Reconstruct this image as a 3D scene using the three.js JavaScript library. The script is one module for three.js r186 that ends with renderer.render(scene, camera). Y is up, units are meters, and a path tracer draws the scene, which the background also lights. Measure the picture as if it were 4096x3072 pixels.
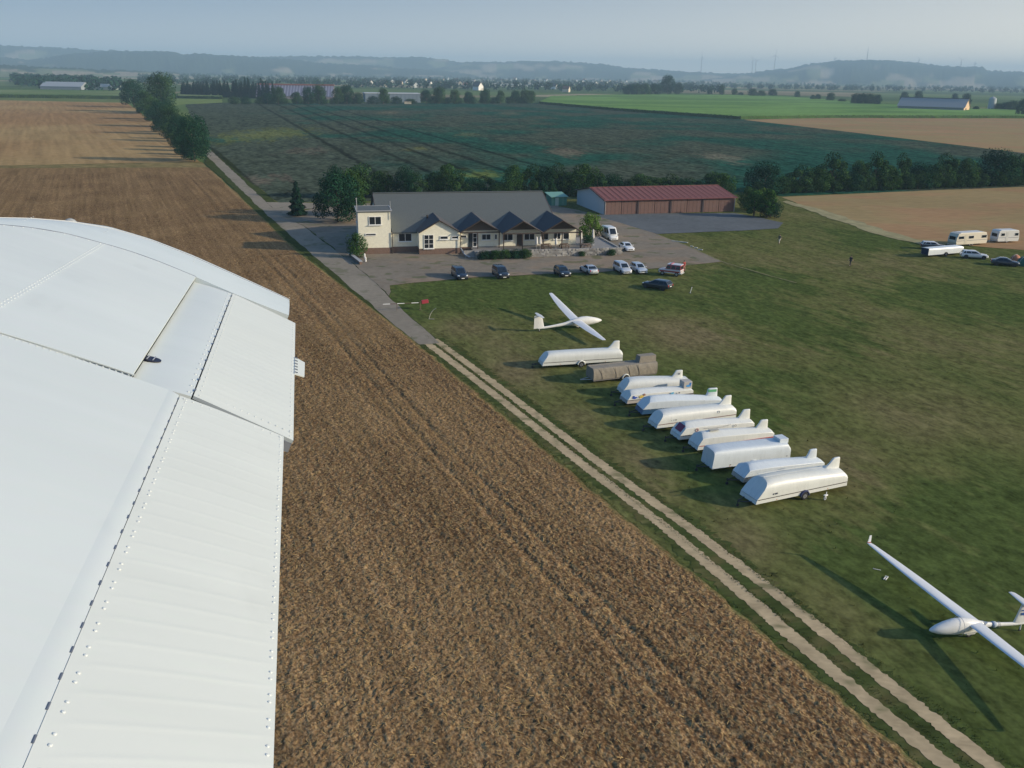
import * as THREE from 'three';
import { mergeGeometries, mergeVertices, toCreasedNormals } from 'three/addons/utils/BufferGeometryUtils.js';
import { RoundedBoxGeometry } from 'three/addons/geometries/RoundedBoxGeometry.js';
import { ConvexGeometry } from 'three/addons/geometries/ConvexGeometry.js';
import { MarchingCubes } from 'three/addons/objects/MarchingCubes.js';

// ---------------------------------------------------------------- camera
const F = 1950, EYE = 31, HZ = 160, CX = 1106, CY = 829.5, PITCH = Math.atan((CY - HZ) / F), ROLL = 0.9 * Math.PI / 180;
const scene = new THREE.Scene();
const camera = new THREE.PerspectiveCamera(2 * Math.atan(CY / F) * 180 / Math.PI, 4 / 3, 0.1, 60000);
camera.position.set(0, EYE, 0);
camera.rotation.order = 'YXZ';
camera.rotation.set(-PITCH, 0, ROLL);
camera.updateMatrixWorld(true);

// ---------------------------------------------------------------- sky, sun, haze, exposure
const SUN_EL = 19 * Math.PI / 180, SUN_AZ = 10 * Math.PI / 180;
const SUN = new THREE.Vector3(Math.cos(SUN_EL) * Math.cos(SUN_AZ), Math.sin(SUN_EL), Math.cos(SUN_EL) * Math.sin(SUN_AZ));
{
  const W = 1024, Hh = 512, data = new Float32Array(W * Hh * 4), d = new THREE.Vector3();
  const sm = (a, b, x) => { const t = Math.min(1, Math.max(0, (x - a) / (b - a))); return t * t * (3 - 2 * t); };
  for (let j = 0; j < Hh; j++) for (let i = 0; i < W; i++) {
    const el = ((j + 0.5) / Hh - 0.5) * Math.PI, az = ((i + 0.5) / W - 0.5) * 2 * Math.PI;
    d.set(Math.cos(el) * Math.cos(az), Math.sin(el), Math.cos(el) * Math.sin(az));
    const up = Math.max(0, Math.sin(el)), c = d.dot(SUN);
    const k = 1 - Math.exp(-up * 2.6);
    // pale haze at the horizon, blue above, whitish round the sun
    const hor = [0.13, 0.27, 0.42], zen = [0.026, 0.16, 0.44];
    const smoothGlow = 0.5 + 0.5 * c; const glow = Math.pow(Math.max(0, 0.5 + 0.5 * c), 3.2), near = Math.exp((c - 1) * 14);
    for (let q = 0; q < 3; q++) {
      let v = hor[q] * (1 - k) + zen[q] * k;
      v += [0.12, 0.12, 0.11][q] * Math.exp(-up * 18) + [1.15, 0.84, 0.46][q] * Math.exp(-up * 28) * (0.35 + 0.65 * smoothGlow);
      v += [1.4, 1.03, 0.42][q] * Math.pow(0.5 + 0.5 * c, 2) * Math.exp(-up * 8);
      v += [0.50, 0.45, 0.38][q] * glow * (1 - 0.55 * k) + [1.6, 1.35, 1.0][q] * near;
      if (el < 0) v *= 1 - 0.6 * sm(0, 0.15, -el);
      data[(j * W + i) * 4 + q] = v;
    }
    data[(j * W + i) * 4 + 3] = 1;
  }
  const sky = new THREE.DataTexture(data, W, Hh, THREE.RGBAFormat, THREE.FloatType);
  sky.mapping = THREE.EquirectangularReflectionMapping; sky.magFilter = THREE.LinearFilter; sky.needsUpdate = true;
  scene.background = sky; scene.environment = sky;
}
const sun = new THREE.DirectionalLight(new THREE.Color().setRGB(1, 0.86, 0.65), 5.0);
sun.name = 'sun'; sun.position.copy(SUN).multiplyScalar(600).add(new THREE.Vector3(0, 0, -110)); sun.target.position.set(0, 0, -110);
sun.castShadow = true; sun.shadow.mapSize.set(2048, 2048); sun.shadow.radius = 1.2;
Object.assign(sun.shadow.camera, { left: -260, right: 260, top: 260, bottom: -260, near: 1, far: 1400 });
scene.add(sun, sun.target);
scene.fog = new THREE.FogExp2(new THREE.Color().setRGB(0.53, 0.79, 1.0), 1.55e-4);
const renderer = new THREE.WebGLRenderer({ antialias: true });
renderer.toneMapping = THREE.LinearToneMapping; renderer.toneMappingExposure = 1.06;
renderer.shadowMap.enabled = true; renderer.shadowMap.type = THREE.PCFSoftShadowMap;

// ---------------------------------------------------------------- helpers
const V = (x, y, z) => new THREE.Vector3(x, y, z);
function rng(seed) { let a = seed >>> 0; return () => { a = (a + 0x6D2B79F5) >>> 0; let t = a; t = Math.imul(t ^ (t >>> 15), t | 1); t ^= t + Math.imul(t ^ (t >>> 7), t | 61); return ((t ^ (t >>> 14)) >>> 0) / 4294967296; }; }
const ORD = 'first second third fourth fifth sixth seventh eighth ninth tenth eleventh twelfth thirteenth fourteenth fifteenth sixteenth seventeenth eighteenth nineteenth twentieth twenty-first twenty-second twenty-third twenty-fourth twenty-fifth twenty-sixth twenty-seventh twenty-eighth twenty-ninth thirtieth'.split(' ');
const clamp = (x, a = 0, b = 1) => Math.min(b, Math.max(a, x));
const smooth = (a, b, x) => { const t = clamp((x - a) / (b - a)); return t * t * (3 - 2 * t); };
const mix = (a, b, t) => a + (b - a) * t;
const mix3 = (a, b, t) => [mix(a[0], b[0], t), mix(a[1], b[1], t), mix(a[2], b[2], t)];
function hash2(x, y) { let h = Math.imul(x, 374761393) + Math.imul(y, 668265263); h = Math.imul(h ^ (h >>> 13), 1274126177); return ((h ^ (h >>> 16)) >>> 0) / 4294967296; }
function vn(x, y) { const xi = Math.floor(x), yi = Math.floor(y), fx = x - xi, fy = y - yi, u = fx * fx * (3 - 2 * fx), v = fy * fy * (3 - 2 * fy); const a = hash2(xi, yi), b = hash2(xi + 1, yi), c = hash2(xi, yi + 1), d = hash2(xi + 1, yi + 1); return a + (b - a) * u + (c - a) * v + (a - b - c + d) * u * v; }
function fbm(x, y, o = 4) { let s = 0, a = 0.5, n = 0; for (let i = 0; i < o; i++) { s += a * vn(x, y); n += a; a *= 0.5; x = x * 2.03 + 17.1; y = y * 2.01 + 9.7; } return s / n; }
const names = new Map();
function numbered(n) { const b = n.replace(/_\d+$/, ''), k = names.get(b) ?? 0; names.set(b, k + 1); return k ? b + '_' + String(k).padStart(3, '0') : b; }
function dirOf(px, py) { return V((px - CX) / F, (CY - py) / F, -1).applyQuaternion(camera.quaternion); }
function G(px, py, h = 0) { const d = dirOf(px, py), t = (h - EYE) / d.y; return V(d.x * t, h, d.z * t); }          // where a point seen at (px, py) stands at height h
function far(px, py, dist) { const d = dirOf(px, py), k = dist / Math.hypot(d.x, d.z); return V(d.x * k, EYE + d.y * k, d.z * k); }
function proj(p) { const q = p.clone().project(camera); return [CX + q.x * CX, CY - q.y * CY]; }
const Zm = (x0, y0, s) => (zx, zy) => [(x0 + zx / s) / 1.85172, (y0 + zy / s) / 1.85172];
function tag(o, label, category, group) { Object.assign(o.userData, { label, category }); if (group) o.userData.group = group; return o; }
function struct(o, name) { o.name = numbered(name); o.userData.kind = 'structure'; o.receiveShadow = true; scene.add(o); return o; }
function thing(name, label, category, pos, turn = 0, group) { const o = new THREE.Group(); o.name = numbered(name); o.position.copy(pos); o.rotation.y = turn; scene.add(o); return tag(o, label, category, group); }
function part(parent, name, geo, mat) { const m = new THREE.Mesh(geo, mat); m.name = name; m.castShadow = m.receiveShadow = true; parent.add(m); return m; }
const M4 = (x = 0, y = 0, z = 0, rx = 0, ry = 0, rz = 0) => new THREE.Matrix4().makeRotationFromEuler(new THREE.Euler(rx, ry, rz)).setPosition(x, y, z);
const noidx = (g) => { const r = g.index ? g.toNonIndexed() : g; for (const k of Object.keys(r.attributes)) if (!['position', 'normal', 'uv'].includes(k)) r.deleteAttribute(k); if (!r.attributes.uv) r.setAttribute('uv', new THREE.BufferAttribute(new Float32Array(r.attributes.position.count * 2), 2)); return r; };
const merge = (gs) => gs.length === 1 ? gs[0] : mergeGeometries(gs.map(noidx));
const box = (w, h, d, x = 0, y = 0, z = 0, rx = 0, ry = 0, rz = 0) => new THREE.BoxGeometry(w, h, d).applyMatrix4(M4(x, y, z, rx, ry, rz));
const rbox = (w, h, d, r, x = 0, y = 0, z = 0, rx = 0, ry = 0, rz = 0) => noidx(new RoundedBoxGeometry(w, h, d, 2, r)).applyMatrix4(M4(x, y, z, rx, ry, rz));
const cyl = (r0, r1, h, n, x = 0, y = 0, z = 0, rx = 0, ry = 0, rz = 0) => new THREE.CylinderGeometry(r0, r1, h, n).applyMatrix4(M4(x, y, z, rx, ry, rz));
function bar(a, b, r, n = 6, r2 = r) { const d = b.clone().sub(a), g = new THREE.CylinderGeometry(r2, r, d.length(), n); g.applyQuaternion(new THREE.Quaternion().setFromUnitVectors(V(0, 1, 0), d.clone().normalize())); return g.translate((a.x + b.x) / 2, (a.y + b.y) / 2, (a.z + b.z) / 2); }
function faces(polys) { // polygons (each a convex list of Vector3) -> flat shaded geometry
  const p = []; for (const f of polys) for (let i = 1; i < f.length - 1; i++) p.push(...f[0].toArray(), ...f[i].toArray(), ...f[i + 1].toArray());
  const g = new THREE.BufferGeometry(); g.setAttribute('position', new THREE.Float32BufferAttribute(p, 3)); g.computeVertexNormals(); g.setAttribute('uv', new THREE.BufferAttribute(new Float32Array(p.length / 3 * 2), 2)); return g;
}
const lin = (r, g, b) => new THREE.Color().setRGB(r, g, b);
const std = (r, g, b, rough = 0.85, metal = 0, more = {}) => new THREE.MeshStandardMaterial({ color: lin(r, g, b), roughness: rough, metalness: metal, ...more });
const S8 = new Uint8Array(4097); for (let i = 0; i <= 4096; i++) { const x = i / 4096; S8[i] = Math.round(255 * (x <= 0.0031308 ? x * 12.92 : 1.055 * Math.pow(x, 1 / 2.4) - 0.055)); }
function tex(w, h, fn, linear = false, repeat) {
  const d = new Uint8Array(w * h * 4), o = [0, 0, 0];
  for (let j = 0; j < h; j++) for (let i = 0; i < w; i++) { const c = fn((i + 0.5) / w, (j + 0.5) / h, o) ?? o, k = (j * w + i) * 4; for (let q = 0; q < 3; q++) { const v = clamp(c[q]); d[k + q] = linear ? v * 255 : S8[(v * 4096) | 0]; } d[k + 3] = 255; }
  const t = new THREE.DataTexture(d, w, h, THREE.RGBAFormat); t.magFilter = t.minFilter = THREE.LinearFilter; if (!linear) t.colorSpace = THREE.SRGBColorSpace;
  if (repeat) t.wrapS = t.wrapT = THREE.RepeatWrapping; t.needsUpdate = true; return t;
}
// ---------------------------------------------------------------- ground, fields, roads
// a flat sheet from an outline (ground points), one texture over its bounds, edges roughened by jitter metres every step metres
function outline(pts, step, jit, seed) {
  const out = [];
  for (let i = 0; i < pts.length; i++) {
    const a = pts[i], b = pts[(i + 1) % pts.length], L = a.distanceTo(b), n = Math.max(1, Math.min(240, Math.round(L / step)));
    const nx = -(b.z - a.z) / L, nz = (b.x - a.x) / L;
    for (let k = 0; k < n; k++) { const t = k / n, w = (fbm(k * 0.37 + seed * 13.7 + i * 31.1, seed * 3.3, 3) - 0.5) * 2 * jit * Math.min(1, Math.min(k, n - k) / 2); out.push(V(a.x + (b.x - a.x) * t + nx * w, 0, a.z + (b.z - a.z) * t + nz * w)); }
  }
  return out;
}
function sheetGeo(pts, y) {
  const sh = new THREE.Shape(pts.map((p) => new THREE.Vector2(p.x, -p.z)));
  const g = new THREE.ShapeGeometry(sh); g.rotateX(-Math.PI / 2); g.translate(0, y, 0);
  let x0 = 1e9, x1 = -1e9, z0 = 1e9, z1 = -1e9; for (const p of pts) { x0 = Math.min(x0, p.x); x1 = Math.max(x1, p.x); z0 = Math.min(z0, p.z); z1 = Math.max(z1, p.z); }
  const P = g.attributes.position, uv = new Float32Array(P.count * 2);
  for (let i = 0; i < P.count; i++) { uv[i * 2] = (P.getX(i) - x0) / (x1 - x0); uv[i * 2 + 1] = (P.getZ(i) - z0) / (z1 - z0); }
  g.setAttribute('uv', new THREE.BufferAttribute(uv, 2)); g.userData.b = [x0, x1, z0, z1]; return g;
}
function field(name, pts, y, size, colour, { step = 3, jit = 0.3, seed = 1, bump = 0, rough = 0.95 } = {}) {
  const g = sheetGeo(outline(pts, step, jit, seed), y), [x0, x1, z0, z1] = g.userData.b;
  const w = Math.min(2048, size), h = Math.min(2048, Math.max(64, Math.round(size * (z1 - z0) / (x1 - x0))));
  const map = tex(w, h, (u, v) => colour(x0 + u * (x1 - x0), z0 + v * (z1 - z0)));
  const m = new THREE.MeshLambertMaterial({ map });
  if (bump) { m.bumpMap = map; m.bumpScale = bump; }
  const o = new THREE.Mesh(g, m); struct(o, name); return o;
}
const P = (...a) => { const r = []; for (let i = 0; i < a.length; i += 2) r.push(G(a[i], a[i + 1])); return r; };

// the wide land out to the hills: a patchwork of far fields
{
  const R = 15000, fieldsTone = [[0.25, 0.21, 0.13], [0.10, 0.15, 0.05], [0.30, 0.25, 0.16], [0.07, 0.11, 0.04], [0.20, 0.17, 0.10], [0.13, 0.17, 0.06]];
  const map = tex(1536, 1536, (u, v) => {
    const x = (u - 0.5) * 2 * R, z = (v - 0.5) * 2 * R, ax = x * 0.92 + z * 0.39, az = -x * 0.39 + z * 0.92;
    const cx = Math.floor((ax + 160 * fbm(az / 900, 3, 2)) / 420), cz = Math.floor((az + 200 * hash2(cx, 7)) / 300);
    const c = fieldsTone[Math.floor(hash2(cx, cz) * 6)], k = 0.85 + 0.3 * fbm(x / 60, z / 60, 3);
    return [c[0] * k, c[1] * k, c[2] * k];
  });
  const g = new THREE.PlaneGeometry(2 * R, 2 * R, 8, 8).rotateX(-Math.PI / 2);
  const uv = g.attributes.uv, p = g.attributes.position; for (let i = 0; i < uv.count; i++) uv.setXY(i, p.getX(i) / (2 * R) + 0.5, p.getZ(i) / (2 * R) + 0.5);
  const o = new THREE.Mesh(g, new THREE.MeshLambertMaterial({ map })); o.position.y = -0.12; struct(o, 'ground');
}
// direction of the dirt track and the stubble rows
const T0 = G(917, 736), T1 = G(2051, 1659), TD = T1.clone().sub(T0).setY(0).normalize(), TN = V(-TD.z, 0, TD.x); // TN points to the airfield side
if (TN.x < 0) TN.negate();
const along = (x, z) => (x - T0.x) * TD.x + (z - T0.z) * TD.z, across = (x, z) => (x - T0.x) * TN.x + (z - T0.z) * TN.z;

// airfield grass
const greens = [[960, 625, 9], [1640, 605, 11], [900, 655, 5], [1150, 640, 8], [1240, 700, 4], [1700, 700, 12], [1900, 520, 12], [2100, 1130, 8], [1560, 900, 6], [1980, 1250, 6], [1520, 1040, 4], [2060, 640, 14]].map(([x, y, r]) => { const g = G(x, y); return [g.x, g.z, r]; });
const browns = [[1000, 700, 5], [1100, 800, 5], [1250, 905, 4], [1420, 1040, 4], [1600, 1180, 4], [1800, 1330, 4], [1500, 720, 9], [2000, 900, 10], [1850, 1000, 5], [1350, 980, 3]].map(([x, y, r]) => { const g = G(x, y); return [g.x, g.z, r]; });
function grassColour(x, z) {
  const s = along(x, z), t = across(x, z);
  const warp = 6 * fbm(x / 14, z / 14, 2);
  const stripe = 0.5 + 0.5 * Math.sin((t * 0.9 + s * 0.28 + warp) * 0.62), big = fbm(x / 22 + 3, z / 22, 4), mid = fbm(s / 3.5 + 40, t / 1.1, 4), fine = fbm(s * 1.5, t * 2.9, 3), grain = hash2(Math.floor(x * 7.1), Math.floor(z * 7.1));
  let dry = clamp(0.12 + 1.1 * (big - 0.30) + 0.6 * (mid - 0.5) + 0.13 * (stripe - 0.5));
  for (const [gx, gz, r] of greens) { const q = Math.hypot((x - gx) / r, (z - gz) / (r * 1.25)) + (mid - 0.5) * 0.9; dry -= 0.55 * (1 - smooth(0.3, 1.15, q)); }
  for (const [gx, gz, r] of browns) { const q = Math.hypot((x - gx) / r, (z - gz) / (r * 1.4)) + (mid - 0.5); dry += 0.4 * (1 - smooth(0.2, 1.2, q)); }
  if (t > 0) dry += 0.10 * smooth(0.4, 0, Math.abs(t - 6.5) / 9 + (mid - 0.5) * 0.5);           // the worn strip beside the track
  dry = clamp(dry);
  const g = [0.074, 0.100, 0.028], o = [0.122, 0.126, 0.044], b = [0.165, 0.136, 0.066];
  let c = dry < 0.5 ? mix3(g, o, dry * 2) : mix3(o, b, dry * 2 - 1);
  const tuft = fbm(x * 1.7 + 50, z * 1.3, 3), k = 0.36 + 0.86 * fine + 0.32 * grain + 0.34 * (mid - 0.5) + 0.5 * (tuft - 0.5);
  return [c[0] * k, c[1] * k, c[2] * k];
}
field('airfield_grass', [V(-75, 0, -14), V(150, 0, -14), V(150, 0, -270), V(-75, 0, -270)], 0, 2048, grassColour, { jit: 0, step: 50, bump: 0.05 });
field('grassland', [V(150, 0, 60), V(420, 0, 60), V(420, 0, -330), V(150, 0, -330)], 0, 768, grassColour, { jit: 0, step: 60 });
field('grassland', [V(-75, 0, 60), V(150, 0, 60), V(150, 0, -14), V(-75, 0, -14)], 0, 512, grassColour, { jit: 0, step: 60 });

// crop field behind the clubhouse
const rowA = G(640, 230), rowB = G(1110, 408), rowD = rowB.clone().sub(rowA).setY(0).normalize(), rowN = V(-rowD.z, 0, rowD.x);
const cropPatches = [[575, 290, 24, [0.22, 0.24, 0.06], 2.6], [1030, 378, 9, [0.25, 0.28, 0.05], 2], [1225, 330, 8, [0.25, 0.19, 0.13], 3], [1560, 341, 9, [0.26, 0.22, 0.15], 3], [900, 322, 6, [0.2, 0.2, 0.06], 2], [660, 325, 10, [0.17, 0.14, 0.1], 2], [560, 390, 9, [0.2, 0.15, 0.11], 2], [1100, 245, 12, [0.2, 0.16, 0.1], 3], [840, 243, 10, [0.24, 0.2, 0.12], 3], [1010, 290, 8, [0.15, 0.17, 0.08], 3]].map(([x, y, r, c, e]) => { const g = G(x, y); return [g.x, g.z, r, c, e]; });
const cropLeft = G(560, 300);
function cropColour(x, z) {
  const s = (x - rowA.x) * rowD.x + (z - rowA.z) * rowD.z, t = (x - rowA.x) * rowN.x + (z - rowA.z) * rowN.z;
  const n = fbm(s / 9, t / 2.2, 4), big = fbm(x / 45, z / 60, 4), fine = fbm(x * 0.9, z * 0.7, 3);
  const brown = smooth(0.40, 0.66, big + 0.28 * smooth(30, -60, Math.abs(t) * (t * rowN.x < 0 ? -1 : 1)));
  let c = mix3([0.018, 0.076, 0.050], [0.078, 0.080, 0.054], 0.75 * brown);
  for (const [gx, gz, r, pc, e] of cropPatches) { const q = Math.hypot((x - gx) / r, (z - gz) / (r * e)) + (n - 0.5) * 2.2; c = mix3(c, pc, 0.5 * (1 - smooth(0.35, 1.15, q))); }
  const lane = Math.min(Math.abs(t), Math.abs(Math.abs(t) - 13), Math.abs(Math.abs(t) - 30));
  const k = (0.34 + 1.05 * n + 1.5 * (fine - 0.5) + 0.35 * (hash2(Math.floor(x * 1.7), Math.floor(z * 1.3)) - 0.5)) * (1 - 0.6 * (1 - smooth(0.5, 2.0, lane + (n - 0.5) * 1.4)));
  return [c[0] * k, c[1] * k, c[2] * k];
}
field('crop_field', P(448, 318, 400, 226, 470, 222, 1160, 223, 1330, 238, 1600, 257, 1850, 287, 2130, 320, 2260, 334, 2260, 404, 1690, 424, 1610, 415, 1280, 430, 700, 436, 604, 438, 520, 378), 0.03, 2048, cropColour, { step: 6, jit: 1.2, seed: 3, bump: 0.3 });

// ploughed and stubble fields on the left
const plA = G(30, 350), plB = G(60, 225), plD = plB.clone().sub(plA).setY(0).normalize(), plN = V(-plD.z, 0, plD.x);
function tanColour(x, z) {
  const s = (x - plA.x) * plD.x + (z - plA.z) * plD.z, t = (x - plA.x) * plN.x + (z - plA.z) * plN.z;
  const row = fbm(s / 40, t / 1.6, 3), fine = fbm(s / 1.5, t * 0.8, 3), big = fbm(x / 70, z / 90, 3);
  const c = mix3([0.29, 0.175, 0.082], [0.33, 0.225, 0.105], smooth(0.3, 0.7, big)), k = 0.60 + 0.5 * row + 0.36 * fine;
  return [c[0] * k, c[1] * k, c[2] * k];
}
field('ploughed_field', P(-260, 216, 0, 216.5, 272, 222, 300, 240, 432, 350, 300, 352, 0, 358, -260, 361), 0.05, 1536, tanColour, { step: 6, jit: 0.8, seed: 5, bump: 0.15 });
// right-hand tan fields
function tanRight(x, z) {
  const fine = fbm(x * 0.5, z * 1.3, 4), big = fbm(x / 50, z / 30, 3), pink = fbm(x / 20 + 7, z / 12, 3);
  const c = mix3([0.29, 0.215, 0.105], [0.32, 0.20, 0.105], smooth(0.4, 0.7, pink)), k = 0.72 + 0.34 * fine + 0.24 * big;
  return [c[0] * k, c[1] * k, c[2] * k];
}
field('stubble_field', P(1606, 259, 1800, 254, 2260, 254, 2260, 336, 2130, 321, 1850, 287), 0.06, 1024, tanRight, { step: 8, jit: 0.8, seed: 8 });
field('stubble_field', P(1688, 426, 1800, 421, 2000, 412, 2260, 402, 2260, 545, 2080, 530, 1985, 525, 1900, 500, 1790, 462, 1730, 444), 0.05, 1024, tanRight, { step: 3, jit: 0.9, seed: 9, bump: 0.06 });
field('dry_grass_strip', P(1700, 434, 1790, 458, 1900, 493, 1990, 520, 1992, 529, 1880, 503, 1770, 463, 1690, 436), 0.07, 512, (x, z) => { const k = 0.7 + 0.6 * fbm(x * 0.8, z * 0.5, 4); return [0.30 * k, 0.27 * k, 0.15 * k]; }, { step: 1.5, jit: 1.3, seed: 10 });

// brown stubble field beside the track: real relief under the low sun
{
  const right = (s) => -1.15 + 0.25 * (fbm(s * 0.7, 5, 2) - 0.5) * 2; // its edge, metres from the first wheel rut
  const edgeFar = P(905, 742, 830, 684, 720, 600, 640, 540, 560, 462, 452, 362); // along the road
  const cornerT = edgeFar.map((p) => [along(p.x, p.z), across(p.x, p.z)]);
  const tMax = (s) => { if (s > -2) return right(s); for (let i = 0; i < cornerT.length - 1; i++) { const [s0, t0] = cornerT[i], [s1, t1] = cornerT[i + 1]; if (s <= s0 && s >= s1) return mix(t0, t1, (s - s0) / (s1 - s0)) - 0.2; } return cornerT[0][1] - 0.2; };
  const hAt = (s, t) => {
    const row = fbm(s * 0.9, t * 4.6, 3), clod = fbm(s * 5.6 + 9, t * 7.2, 2), fine = vn(s * 8.7, t * 9.3);
    const rut = Math.exp(-Math.pow((Math.abs(t + 9.2 + 0.4 * Math.sin(s * 0.05)) - 0.9) / 0.28, 2));
    return 0.04 + 0.09 * (row - 0.5) + 0.11 * (clod - 0.5) + 0.05 * (fine - 0.5) - 0.07 * rut;
  };
  const col = (s, t, o) => {
    const x = T0.x + TD.x * s + TN.x * t, z = T0.z + TD.z * s + TN.z * t;
    const big = fbm(x / 9, z / 12, 4), cr = fbm(s * 7.5 + 11, t * 10.5, 2), straw = fbm(s * 3.0 + 80, t * 7.0, 3), line = fbm(s * 0.045 + 3, t * 1.9, 3), spot = hash2(Math.floor(s * 9.1 + 999), Math.floor(t * 13.7 + 999));
    let c = mix3([0.150, 0.084, 0.039], [0.215, 0.130, 0.061], smooth(0.35, 0.65, big));
    c = mix3(c, [0.36, 0.24, 0.105], smooth(0.46, 0.74, straw) * 0.7);
    if (spot > 0.93) c = mix3(c, [0.42, 0.29, 0.14], 0.6); else if (spot < 0.12) c = mix3(c, [0.08, 0.052, 0.034], 0.55);
    c = mix3(c, cr > 0.5 ? [0.34, 0.235, 0.13] : [0.055, 0.036, 0.022], Math.abs(cr - 0.5) * 2.1);
    const edge = smooth(0.7, 0, tMax(s) - t) * fbm(s * 2, t * 3, 2); c = mix3(c, [0.08, 0.11, 0.04], edge);
    const k = (0.80 + 0.34 * hash2(Math.floor(s * 17.3 + 77), Math.floor(t * 17.9 + 55))) * (0.66 + 0.68 * line); o[0] = c[0] * k; o[1] = c[1] * k; o[2] = c[2] * k;
  };
  // two stretches, each with its own colour sheet: s from, s to, widths and cells of the relief
  for (const [stretch, px, py, S0, S1, wide] of [[[[78, 40, 0.12, 46], [40, -3, 0.13, 46]], 2048, 1180, 78, -3, 46], [[[-3, -60, 0.24, 116], [-60, -210, 0.5, 116]], 2048, 1200, -3, -210, 116]]) {
    const pos = [], uv = [], idx = [];
    for (const [sa, sb, cell, w] of stretch) {
      const ns = Math.ceil((sa - sb) / cell), nt = Math.ceil(w / cell), base = pos.length / 3;
      for (let i = 0; i <= ns; i++) { const s = mix(sa, sb, i / ns), m = tMax(s); for (let j = 0; j <= nt; j++) {
        const t = m - w * (j / nt), f = Math.min(1, (m - t) / 0.5);
        pos.push(T0.x + TD.x * s + TN.x * t, 0.05 + f * (0.06 + hAt(s, t)), T0.z + TD.z * s + TN.z * t); uv.push((s - S1) / (S0 - S1), (m - t) / wide);
      } }
      for (let i = 0; i < ns; i++) for (let j = 0; j < nt; j++) { const p = base + i * (nt + 1) + j, q = p + 1, d = p + nt + 1, e = d + 1; idx.push(p, d, q, q, d, e); }
    }
    const map = tex(px, py, (u, v, o) => { const s = mix(S1, S0, u); col(s, tMax(s) - v * wide, o); });
    const g = new THREE.BufferGeometry(); g.setAttribute('position', new THREE.Float32BufferAttribute(pos, 3)); g.setAttribute('uv', new THREE.Float32BufferAttribute(uv, 2)); g.setIndex(idx); g.computeVertexNormals();
    if (g.attributes.normal.getY(100) < 0) { for (let i = 0; i < idx.length; i += 3) { const q = idx[i + 1]; idx[i + 1] = idx[i + 2]; idx[i + 2] = q; } g.setIndex(idx); g.computeVertexNormals(); }
    struct(new THREE.Mesh(g, new THREE.MeshLambertMaterial({ map, bumpMap: map, bumpScale: 0.09 })), 'brown_stubble_field');
  }
  // loose straw lying on the near part
  const r = rng(41), n = 26000, sg = new THREE.BufferGeometry();
  sg.setAttribute('position', new THREE.Float32BufferAttribute([-0.13, 0, -0.012, 0.13, 0.02, -0.012, 0.13, 0.02, 0.012, -0.13, 0, -0.012, 0.13, 0.02, 0.012, -0.13, 0, 0.012], 3)); sg.computeVertexNormals();
  const im = new THREE.InstancedMesh(sg, new THREE.MeshLambertMaterial({ color: lin(0.42, 0.29, 0.13), side: THREE.DoubleSide }), n), q = new THREE.Object3D();
  for (let i = 0; i < n; i++) {
    const s = mix(76, -12, Math.pow(r(), 0.8)), t = tMax(s) - 0.5 - r() * 40; q.position.set(T0.x + TD.x * s + TN.x * t, 0.13 + hAt(s, t), T0.z + TD.z * s + TN.z * t);
    q.rotation.set((r() - 0.5) * 0.7, r() * 6.28, (r() - 0.5) * 0.7); const k = 0.5 + r() * 0.9; q.scale.set(k, k, k * (0.8 + r() * 1.4)); q.updateMatrix(); im.setMatrixAt(i, q.matrix);
    const b = 0.55 + 0.6 * r(); im.setColorAt(i, lin(b, b * 0.97, b * 0.92));
  }
  im.name = 'straw'; im.castShadow = true; im.userData.kind = 'stuff'; tag(im, 'loose golden straw scattered over the brown stubble field', 'straw'); scene.add(im);
}

field('brown_stubble_strip', P(-260, 365.5, 0, 363, 449, 361.5, 470, 380, 520, 426, 430, 470, 0, 480, -260, 500), 0.045, 1024, (x, z) => { const s = along(x, z), t = across(x, z), l = fbm(s * 0.045 + 3, t * 1.2, 3), k = (0.66 + 0.68 * l) * (0.7 + 0.6 * fbm(s * 1.1, t * 1.6, 3)); return [0.215 * k, 0.137 * k, 0.066 * k]; }, { step: 4, jit: 0.6, seed: 12, bump: 0.12 });
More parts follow.
